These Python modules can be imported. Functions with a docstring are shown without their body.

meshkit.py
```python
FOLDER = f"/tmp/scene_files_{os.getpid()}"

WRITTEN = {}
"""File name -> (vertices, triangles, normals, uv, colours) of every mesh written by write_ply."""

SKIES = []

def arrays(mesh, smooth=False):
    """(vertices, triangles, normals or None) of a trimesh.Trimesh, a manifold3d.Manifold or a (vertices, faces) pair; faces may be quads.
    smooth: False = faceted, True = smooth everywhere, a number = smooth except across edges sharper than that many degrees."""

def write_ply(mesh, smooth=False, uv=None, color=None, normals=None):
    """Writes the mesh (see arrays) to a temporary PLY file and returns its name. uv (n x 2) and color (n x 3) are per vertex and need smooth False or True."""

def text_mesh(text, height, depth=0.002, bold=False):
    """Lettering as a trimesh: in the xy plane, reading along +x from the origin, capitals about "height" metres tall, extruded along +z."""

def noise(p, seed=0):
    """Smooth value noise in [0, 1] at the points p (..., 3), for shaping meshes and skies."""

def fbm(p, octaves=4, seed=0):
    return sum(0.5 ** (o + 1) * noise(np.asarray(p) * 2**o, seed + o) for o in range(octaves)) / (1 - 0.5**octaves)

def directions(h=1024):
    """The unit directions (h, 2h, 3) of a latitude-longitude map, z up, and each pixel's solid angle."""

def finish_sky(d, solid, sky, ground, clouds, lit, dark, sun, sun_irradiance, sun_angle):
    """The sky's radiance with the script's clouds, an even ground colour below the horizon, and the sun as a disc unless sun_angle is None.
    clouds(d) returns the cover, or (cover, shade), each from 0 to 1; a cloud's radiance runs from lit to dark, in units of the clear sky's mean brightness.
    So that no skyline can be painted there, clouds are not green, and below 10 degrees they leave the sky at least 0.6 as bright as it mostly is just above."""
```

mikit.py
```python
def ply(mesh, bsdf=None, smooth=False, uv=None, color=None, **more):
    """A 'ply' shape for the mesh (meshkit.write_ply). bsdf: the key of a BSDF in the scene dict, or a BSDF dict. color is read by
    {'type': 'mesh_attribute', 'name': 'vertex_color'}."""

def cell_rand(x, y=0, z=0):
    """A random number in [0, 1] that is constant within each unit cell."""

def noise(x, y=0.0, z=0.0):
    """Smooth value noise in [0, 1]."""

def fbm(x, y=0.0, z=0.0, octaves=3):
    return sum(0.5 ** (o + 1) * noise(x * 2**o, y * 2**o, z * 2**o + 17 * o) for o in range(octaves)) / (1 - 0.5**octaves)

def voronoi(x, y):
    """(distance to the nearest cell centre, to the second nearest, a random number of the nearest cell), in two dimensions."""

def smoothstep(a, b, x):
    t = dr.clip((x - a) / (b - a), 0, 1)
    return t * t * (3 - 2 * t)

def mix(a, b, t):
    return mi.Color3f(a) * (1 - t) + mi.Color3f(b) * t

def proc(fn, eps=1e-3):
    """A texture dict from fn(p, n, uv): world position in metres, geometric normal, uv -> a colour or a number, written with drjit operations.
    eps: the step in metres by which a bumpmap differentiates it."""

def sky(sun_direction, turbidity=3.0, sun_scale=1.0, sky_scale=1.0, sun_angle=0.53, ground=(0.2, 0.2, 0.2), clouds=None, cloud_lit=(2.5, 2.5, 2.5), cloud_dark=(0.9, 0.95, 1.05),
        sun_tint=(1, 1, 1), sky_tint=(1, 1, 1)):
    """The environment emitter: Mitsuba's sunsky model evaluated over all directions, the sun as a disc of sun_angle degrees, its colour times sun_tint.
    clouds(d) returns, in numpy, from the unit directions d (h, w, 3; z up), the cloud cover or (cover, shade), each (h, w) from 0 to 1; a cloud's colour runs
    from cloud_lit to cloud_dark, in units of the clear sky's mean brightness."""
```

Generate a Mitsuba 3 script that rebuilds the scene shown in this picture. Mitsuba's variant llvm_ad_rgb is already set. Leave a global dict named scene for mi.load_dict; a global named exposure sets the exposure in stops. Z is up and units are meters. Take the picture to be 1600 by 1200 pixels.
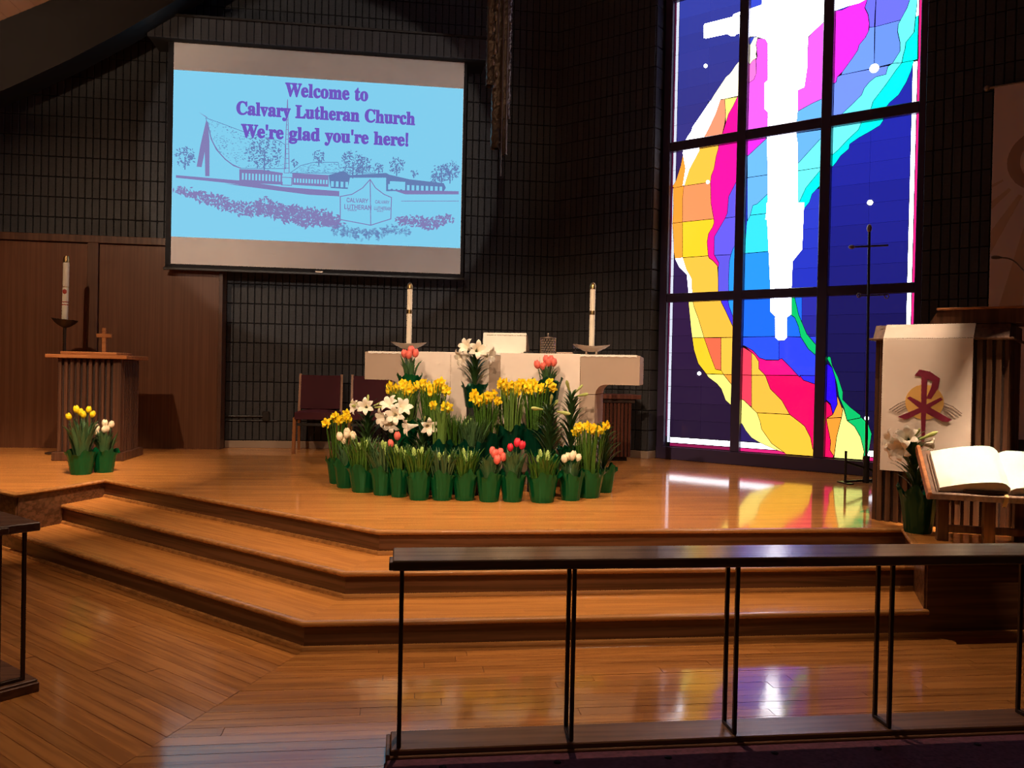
import math, random
import numpy as np
import trimesh
import mitsuba as mi
import drjit as dr
import mikit, meshkit
from mikit import proc, fbm, noise, cell_rand, smoothstep, mix
from shapely.geometry import Polygon, LineString, Point, box as sbox
from shapely.ops import unary_union

T = mi.ScalarTransform4f
PI = math.pi
scene, labels = {}, {}

# ------------------------------------------------------------------ camera, light, exposure
exposure = 0.0
EYE = np.array([0.0, 0.0, 1.38])
# rows: right, up, forward
CAM = np.array([[0.9908846, -0.13314189, 0.02051678], [-0.01884874, 0.01377676, 0.99972743], [0.13338825, 0.99100123, -0.01114163]])
c2w = np.eye(4)
c2w[:3, 0], c2w[:3, 1], c2w[:3, 2], c2w[:3, 3] = -CAM[0], CAM[1], CAM[2], EYE
scene['camera'] = {'type': 'perspective', 'fov_axis': 'x', 'fov': math.degrees(2 * math.atan(800 / 1300)), 'near_clip': 0.05, 'far_clip': 100.0, 'to_world': T(c2w)}

WARM = np.array([1.0, 0.69, 0.45])


def spot(name, origin, target, power, cutoff, beam, tint=WARM):
    scene[name] = {'type': 'spot', 'to_world': T().look_at(origin=origin, target=target, up=[0.1, 1, 0.2]),
                   'intensity': {'type': 'rgb', 'value': [float(power * t) for t in tint]}, 'cutoff_angle': float(cutoff), 'beam_width': float(beam), 'sampling_weight': 6.0}


# unseen spotlights, all out of view, each placed to light its target
spot('spot_altar_left', (-2.2, 1.6, 5.6), (0.5, 6.5, 0.9), 78, 26, 12)
spot('spot_altar_right', (2.8, 1.6, 6.2), (1.0, 6.4, 0.8), 72, 24, 10)
spot('spot_steps', (0.9, 5.9, 6.4), (0.7, 4.3, 0.0), 70, 32, 13)
spot('unseen_projector_light', (-0.97, -3.0, 5.0), (-0.97, 9.95, 3.84), 80, 9.2, 8.8, np.array([1.0, 0.86, 0.74]))  # unseen projector behind the camera; lightens the plain bands of the screen
spot('spot_font', (-1.2, 4.2, 5.6), (-3.3, 7.7, 0.5), 190, 16, 8)
spot('spot_book', (3.6, 3.1, 6.2), (3.55, 4.58, 0.75), 300, 5.6, 3.5)
spot('spot_pulpit', (2.6, 4.1, 6.2), (3.34, 5.18, 1.7), 85, 4.4, 2.2)
spot('unseen_panelling_spot', (-3.5, 3.5, 5.2), (-3.1, 10.0, 1.7), 44, 22, 12)  # out of view, placed to light the panelling beside the screen
spot('unseen_altar_front_spot', (-1.6, -1.2, 4.4), (0.75, 7.0, 1.25), 92, 12.5, 8.5)  # out of view behind the camera, placed to brighten the altar front
spot('unseen_pendant_spot', (0.6, 3.0, 6.2), (0.95, 8.6, 4.6), 8, 9, 4)  # out of view, placed to lift the dark pendant
spot('unseen_ceiling_uplight', (-5.8, 5.2, 2.6), (-4.4, 8.2, 5.3), 50, 24, 12)  # out of view at the left, placed to light the ceiling corner
# added fill globes, unseen behind the camera, for dim general light
for i, (x, y, z, lab) in enumerate(((-2.6, -2.2, 4.6, 'added fill globe, left one unseen behind the viewer'), (2.6, -2.2, 4.6, 'added fill globe, right one unseen behind the viewer'))):
    nm = 'fill_globe' + ('' if i == 0 else f'_{i:03d}')
    scene[nm] = {'type': 'sphere', 'center': [x, y, z], 'radius': 0.22, 'bsdf': {'type': 'diffuse', 'reflectance': {'type': 'rgb', 'value': 0.5}},
                 'emitter': {'type': 'area', 'radiance': {'type': 'rgb', 'value': [5.5, 4.2, 3.0]}, 'sampling_weight': 4.0}}
    labels[nm] = {'label': lab, 'category': 'lamp', 'group': 'added fill globes behind the viewer'}

# ------------------------------------------------------------------ materials
def rgb(*c):
    return {'type': 'rgb', 'value': [float(x) for x in c]}


def s2l(c):
    c = np.asarray(c, float) / 255.0
    return np.where(c < 0.04045, c / 12.92, ((c + 0.055) / 1.055) ** 2.4)


def mat(name, color, rough=0.5, two=True, **kw):
    b = {'type': 'principled', 'base_color': color if isinstance(color, dict) else rgb(*color), 'roughness': float(rough), **kw}
    scene[name] = {'type': 'twosided', 'bsdf': b} if two else b
    return name


def wood(name, c1, c2, direction, rough=0.3, freq=55.0, along=2.5, strips=None, tone=0.4, **kw):
    """Oak-like grain running along direction ('x', 'z' or an angle in degrees in plan)."""
    c1, c2 = tuple(float(a) for a in c1), tuple(float(a) for a in c2)
    if direction == 'z':
        def split(p):
            return p.z, p.x * 0.8 + p.y * 0.6, p.y * 0.8 - p.x * 0.6
    else:
        a = math.radians(0 if direction == 'x' else direction)
        ca, sa = math.cos(a), math.sin(a)

        def split(p):
            return p.x * ca + p.y * sa, p.y * ca - p.x * sa, p.z

    def fn(p, n, uv):
        u, v, w = split(p)
        warp = fbm(u * 0.9, v * 5.0, w * 5.0, 2) * 0.05
        g = fbm(u * along, (v + warp) * freq, (w + warp) * freq, 3)
        col = mix(c1, c2, smoothstep(0.3, 0.7, g))
        if strips:
            row = dr.floor(v / strips)
            end = dr.floor(u / 1.1 + cell_rand(row, 3, 5) * 7.0)
            shade = 1.0 - tone * 0.5 + tone * cell_rand(row, end, 9)
            f = v / strips - row
            seam = smoothstep(0.0, 0.04, f) * smoothstep(0.0, 0.04, 1 - f)
            col = col * (shade * (1.0 - min(1.0, 2 * tone) * 0.4 * (1 - seam)))
        return col
    return mat(name, proc(fn), rough, **kw)


OAK1, OAK2 = (0.56, 0.235, 0.060), (0.41, 0.155, 0.038)
OAKA, OAKB = (0.55, 0.235, 0.060), (0.46, 0.185, 0.045)
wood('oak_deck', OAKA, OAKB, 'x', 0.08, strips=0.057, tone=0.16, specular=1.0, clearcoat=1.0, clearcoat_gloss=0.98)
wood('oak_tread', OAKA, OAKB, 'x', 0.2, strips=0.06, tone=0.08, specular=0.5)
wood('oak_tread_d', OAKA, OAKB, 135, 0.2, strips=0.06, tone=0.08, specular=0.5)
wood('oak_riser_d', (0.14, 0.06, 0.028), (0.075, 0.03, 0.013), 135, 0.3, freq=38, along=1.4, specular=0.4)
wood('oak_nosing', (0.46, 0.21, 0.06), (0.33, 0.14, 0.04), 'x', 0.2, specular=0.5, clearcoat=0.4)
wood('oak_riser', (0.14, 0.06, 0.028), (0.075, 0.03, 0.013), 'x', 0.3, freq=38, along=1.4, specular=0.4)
for i, k in enumerate((1.0, 0.92, 0.84, 1.07)):
    wood(f'plank_x_{i}', np.array(OAK1) * k * 0.8, np.array(OAK2) * k * 0.8, 'x', 0.08 + 0.01 * i, specular=1.0, clearcoat=1.0, clearcoat_gloss=0.985)
    wood(f'plank_d_{i}', np.array(OAK1) * k * 0.8, np.array(OAK2) * k * 0.8, 135, 0.10 + 0.012 * i, specular=1.0, clearcoat=1.0, clearcoat_gloss=0.985)
mat('floor_gap', (0.09, 0.04, 0.015), 0.5)
wood('panel_wood', (0.17, 0.068, 0.030), (0.135, 0.050, 0.021), 'z', 0.4, freq=60, along=0.7)
wood('panel_frame', (0.125, 0.056, 0.028), (0.08, 0.034, 0.017), 'z', 0.4, freq=40, along=0.8)
wood('dark_slat', (0.115, 0.048, 0.025), (0.06, 0.025, 0.013), 'z', 0.4, freq=45, along=1.0)
wood('dark_slat_back', (0.035, 0.015, 0.009), (0.02, 0.009, 0.006), 'z', 0.6, freq=45, along=1.0)
wood('red_slat', (0.14, 0.045, 0.026), (0.08, 0.025, 0.015), 'z', 0.4, freq=45, along=1.0)
wood('lid_wood', (0.50, 0.20, 0.07), (0.38, 0.14, 0.045), 'x', 0.35)
wood('rail_wood', (0.13, 0.08, 0.055), (0.085, 0.05, 0.034), 'x', 0.2, specular=0.6, clearcoat=0.6, clearcoat_gloss=0.95)
wood('rail_base', (0.16, 0.075, 0.04), (0.10, 0.045, 0.024), 'x', 0.35)
wood('chair_wood', (0.36, 0.15, 0.055), (0.27, 0.10, 0.035), 'z', 0.35)
wood('stand_wood', (0.15, 0.075, 0.040), (0.095, 0.046, 0.025), 'z', 0.4)
for i, k in enumerate((1.0, 0.86, 1.16, 0.95)):
    def brick_fn(p, n, uv, k=k):
        g = fbm(p.x * 60, p.y * 60, p.z * 60, 3)
        return mi.Color3f(0.050, 0.051, 0.055) * (k * (0.8 + 0.4 * g))
    mat(f'brick_{i}', proc(brick_fn), 0.55, specular=0.35)
mat('mortar', (0.006, 0.006, 0.006), 0.9)
mat('baseboard_paint', (0.42, 0.31, 0.22), 0.6)
mat('frame_metal', (0.05, 0.036, 0.085), 0.3, specular=0.5)
mat('lead', (0.012, 0.01, 0.014), 0.5)
mat('glass_face', (0.02, 0.02, 0.025), 0.06, specular=0.5)
mat('black_metal', (0.02, 0.017, 0.015), 0.4, specular=0.5)
mat('bronze_bar', (0.045, 0.026, 0.016), 0.35, metallic=0.4)
mat('bronze', (0.15, 0.11, 0.08), 0.45, metallic=0.7)
mat('silver_bronze', (0.40, 0.31, 0.24), 0.35, metallic=0.8)
mat('brass', (0.55, 0.38, 0.16), 0.3, metallic=1.0)
mat('candle_wax', (0.86, 0.78, 0.62), 0.45)
mat('black_cloth', (0.012, 0.012, 0.014), 0.8)
mat('screen_fabric', (0.85, 0.80, 0.76), 0.85)
mat('altar_stone', (0.43, 0.325, 0.25), 0.65)
mat('cloth_cream', (0.84, 0.74, 0.65), 0.9, sheen=0.3)
mat('cloth_white', (0.90, 0.87, 0.80), 0.9)
mat('paper', (0.92, 0.88, 0.78), 0.8)
mat('paper_edge', (0.80, 0.70, 0.52), 0.8)
mat('leather', (0.10, 0.06, 0.035), 0.5)
mat('ribbon_gold', (0.42, 0.30, 0.12), 0.6)
mat('parament_red', (0.22, 0.014, 0.045), 0.8)
mat('parament_gold', (0.80, 0.48, 0.14), 0.7)
mat('parament_grey', (0.30, 0.22, 0.18), 0.8)
mat('banner_cloth', (0.78, 0.62, 0.56), 0.9)
mat('banner_tan', (0.46, 0.29, 0.21), 0.9)
mat('banner_ray', (0.66, 0.46, 0.32), 0.9)
mat('burgundy', (0.065, 0.008, 0.014), 0.85, sheen=0.3)
def carpet_fn(p, n, uv):
    return mi.Color3f(0.085, 0.020, 0.038) * (0.6 + 0.8 * fbm(p.x * 90, p.y * 90, 0, 2))
mat('kneeler_cloth', proc(carpet_fn), 0.95)
mat('kneeler_button', (0.012, 0.004, 0.007), 0.9)
mat('foil', (0.004, 0.125, 0.040), 0.22, metallic=0.5, specular=0.6)
mat('foil_dark', (0.003, 0.070, 0.036), 0.24, metallic=0.5, specular=0.6)
mat('leaf', (0.048, 0.13, 0.013), 0.42)
mat('leaf_light', (0.10, 0.20, 0.032), 0.45)
mat('leaf_dark', (0.030, 0.075, 0.020), 0.33)
mat('leaf_blue', (0.05, 0.12, 0.042), 0.45)
mat('spike_green', (0.40, 0.56, 0.15), 0.6)
mat('petal_yellow', (0.97, 0.72, 0.015), 0.6)
mat('petal_yellow_tulip', (0.97, 0.72, 0.01), 0.5)
mat('petal_white', (0.88, 0.83, 0.70), 0.6)
mat('petal_cream', (0.92, 0.80, 0.55), 0.5)
mat('petal_coral', (0.85, 0.17, 0.13), 0.5)
mat('petal_red', (0.75, 0.03, 0.06), 0.5)
mat('bud_green', (0.45, 0.52, 0.16), 0.5)
mat('soil', (0.02, 0.013, 0.009), 0.95)
mat('cork_tan', (0.45, 0.34, 0.26), 0.7)
mat('red_wax', (0.40, 0.04, 0.02), 0.5)
scene['clear_glass'] = {'type': 'thindielectric', 'int_ior': 1.5}
mat('jar_beads', (0.35, 0.27, 0.20), 0.25, metallic=0.5)
def ceiling_fn(p, n, uv):
    row = dr.floor(p.x / 0.14)
    f = p.x / 0.14 - row
    return mix((0.46, 0.26, 0.16), (0.34, 0.18, 0.10), cell_rand(row, 2, 1)) * (0.5 + 0.5 * smoothstep(0.0, 0.05, f))
mat('ceiling_wood', proc(ceiling_fn), 0.6)
mat('beam_wood', (0.004, 0.0028, 0.0026), 0.5)
mat('wall_paint', (0.10, 0.075, 0.06), 0.9)

# ------------------------------------------------------------------ mesh helpers
used = {}


def num(base):
    k = used.get(base, 0)
    used[base] = k + 1
    return base if k == 0 else f'{base}_{k:03d}'


def tag(key, label=None, cat=None, group=None, kind=None):
    d = labels.setdefault(key, {})
    for a, b in (('label', label), ('category', cat), ('group', group), ('kind', kind)):
        if b:
            d[a] = b
    return key


def put(key, mesh, bsdf, smooth=False, label=None, cat=None, group=None, kind=None, emit=None, **more):
    shape = mikit.ply(mesh, bsdf, smooth=smooth, **more)
    if emit is not None:
        shape['emitter'] = {'type': 'area', 'radiance': rgb(*emit), 'sampling_weight': 0.04}
    scene[key] = shape
    if label or cat or group or kind:
        tag(key, label, cat, group, kind)
    return key


def part(parent, name, mesh, bsdf, smooth=False, **kw):
    return put(num(f'{parent}__{name}'), mesh, bsdf, smooth, **kw)


def ref(key, shape, mat4, bsdf=None):
    """A copy of a ply dict under another matrix."""
    d = {**shape, 'to_world': T(np.asarray(mat4, float))}
    if bsdf:
        d['bsdf'] = {'type': 'ref', 'id': bsdf}
    scene[key] = d
    return key


def join(*ms):
    """(V, F) pairs as one."""
    vs, fs, n = [], [], 0
    for v, f in ms:
        vs.append(np.asarray(v, float))
        fs.append(np.asarray(f, int) + n)
        n += len(v)
    return np.vstack(vs), np.vstack(fs)


def vf(m):
    return np.array(m.vertices), np.array(m.faces)


def move(m, M):
    v, f = m
    M = np.asarray(M, float)
    if np.linalg.det(M[:3, :3]) < 0:
        f = np.asarray(f)[:, ::-1]
    return v @ M[:3, :3].T + M[:3, 3], f


def frame(o, x, y, z):
    M = np.eye(4)
    M[:3, 0], M[:3, 1], M[:3, 2], M[:3, 3] = x, y, z, o
    return M


def rotz(a, o=(0, 0, 0)):
    c, s = math.cos(a), math.sin(a)
    return frame(o, (c, s, 0), (-s, c, 0), (0, 0, 1))


BOXF = np.array([[0, 2, 1], [0, 3, 2], [4, 5, 6], [4, 6, 7], [0, 1, 5], [0, 5, 4], [1, 2, 6], [1, 6, 5], [2, 3, 7], [2, 7, 6], [3, 0, 4], [3, 4, 7]])


def bx(x0, x1, y0, y1, z0, z1, b=0.0):
    if b <= 0:
        return np.array([[x0, y0, z0], [x1, y0, z0], [x1, y1, z0], [x0, y1, z0], [x0, y0, z1], [x1, y0, z1], [x1, y1, z1], [x0, y1, z1]], float), BOXF
    b = min(b, 0.45 * min(x1 - x0, y1 - y0, z1 - z0))
    pts = []
    for x in (0, 1):
        for y in (0, 1):
            for z in (0, 1):
                c = np.array([x1 if x else x0, y1 if y else y0, z1 if z else z0], float)
                d = np.array([-b if x else b, -b if y else b, -b if z else b])
                for k in range(3):
                    m = d.copy()
                    m[k] = 0
                    pts.append(c + m)
    return vf(trimesh.convex.convex_hull(np.array(pts)))


def ext(poly, h, z0=0.0):
    """Polygon (shapely or points) extruded along z."""
    if not hasattr(poly, 'geom_type'):
        poly = Polygon(poly)
    gs = [g for g in getattr(poly, 'geoms', [poly]) if g.geom_type == 'Polygon' and g.area > 1e-9]
    ms = []
    for g in gs:
        v, f = vf(trimesh.creation.extrude_polygon(g, h, engine='earcut'))
        v[:, 2] += z0
        ms.append((v, f))
    return join(*ms)


def lathe(profile, n=24, wob=None):
    """profile: (r, z) rows from bottom to top; wob(theta, t) multiplies the radius."""
    pr = np.asarray(profile, float)
    th = np.arange(n) * 2 * PI / n
    R = pr[:, 0][:, None] * np.ones(n)
    Zz = pr[:, 1][:, None] * np.ones(n)
    if wob is not None:
        t = np.linspace(0, 1, len(pr))
        fac, dz = wob(th[None, :], t[:, None])
        R, Zz = R * fac, Zz + dz
    v = np.stack([R * np.cos(th), R * np.sin(th), Zz], -1).reshape(-1, 3)
    i, j = np.meshgrid(np.arange(len(pr) - 1), np.arange(n), indexing='ij')
    q = np.stack([i * n + j, i * n + (j + 1) % n, (i + 1) * n + (j + 1) % n, (i + 1) * n + j], -1).reshape(-1, 4)
    return v, np.vstack([q[:, [0, 1, 2]], q[:, [0, 2, 3]]])


def tube(pts, r, sides=6, cap=True):
    p = np.asarray(pts, float)
    r = np.broadcast_to(np.asarray(r, float), (len(p),))
    t = np.gradient(p, axis=0)
    t /= np.linalg.norm(t, axis=1, keepdims=True) + 1e-12
    ref_ = np.array([0, 0, 1.0]) if abs(t[0, 2]) < 0.8 else np.array([1.0, 0, 0])
    a = np.cross(t, ref_)
    a /= np.linalg.norm(a, axis=1, keepdims=True) + 1e-12
    b = np.cross(t, a)
    ang = np.arange(sides) * 2 * PI / sides
    v = (p[:, None] + r[:, None, None] * (np.cos(ang)[None, :, None] * a[:, None] + np.sin(ang)[None, :, None] * b[:, None])).reshape(-1, 3)
    i, j = np.meshgrid(np.arange(len(p) - 1), np.arange(sides), indexing='ij')
    q = np.stack([i * sides + j, i * sides + (j + 1) % sides, (i + 1) * sides + (j + 1) % sides, (i + 1) * sides + j], -1).reshape(-1, 4)
    f = [q[:, [0, 1, 2]], q[:, [0, 2, 3]]]
    if cap:
        n = len(p)
        v = np.vstack([v, p[:1], p[-1:]])
        k = np.arange(sides)
        f.append(np.stack([(k + 1) % sides, k, k * 0 + n * sides], -1))
        f.append(np.stack([(n - 1) * sides + k, (n - 1) * sides + (k + 1) % sides, k * 0 + n * sides + 1], -1))
    return v, np.vstack(f)


def bar(a, b, w, d=None, up=(0, 0, 1)):
    """A square bar from a to b."""
    a, b = np.asarray(a, float), np.asarray(b, float)
    d = d or w
    t = b - a
    L = np.linalg.norm(t)
    t /= L
    s = np.cross(up, t)
    if np.linalg.norm(s) < 1e-6:
        s = np.cross((0, 1, 0), t)
    s /= np.linalg.norm(s)
    return move(bx(-w / 2, w / 2, -d / 2, d / 2, 0, L), frame(a, s, np.cross(t, s), t))


def sphere(c, r, sub=2):
    v, f = vf(trimesh.creation.icosphere(subdivisions=sub))
    return v * np.asarray(r) + np.asarray(c), f


Z = 0.439          # top of the platform
STEP = 0.1463
S2 = math.sqrt(0.5)
# the window wall: u runs along it from the corner with the back wall, outward is N
E_W, N_W = np.array([S2, -S2, 0]), np.array([S2, S2, 0])
ZUP = np.array([0, 0, 1.0])
O1 = np.array([1.88, 10.30, 0])       # face of the brickwork
O2 = np.array([2.03, 10.45, 0])       # face of the glass
FW1 = frame(O1, E_W, N_W, ZUP)
FW2 = frame(O2, E_W, N_W, ZUP)
FLAT2 = frame(O2, E_W, ZUP, -N_W)     # polygons in (u, z), extruded into the room
FLAT1 = frame(O1, E_W, ZUP, -N_W)

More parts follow.
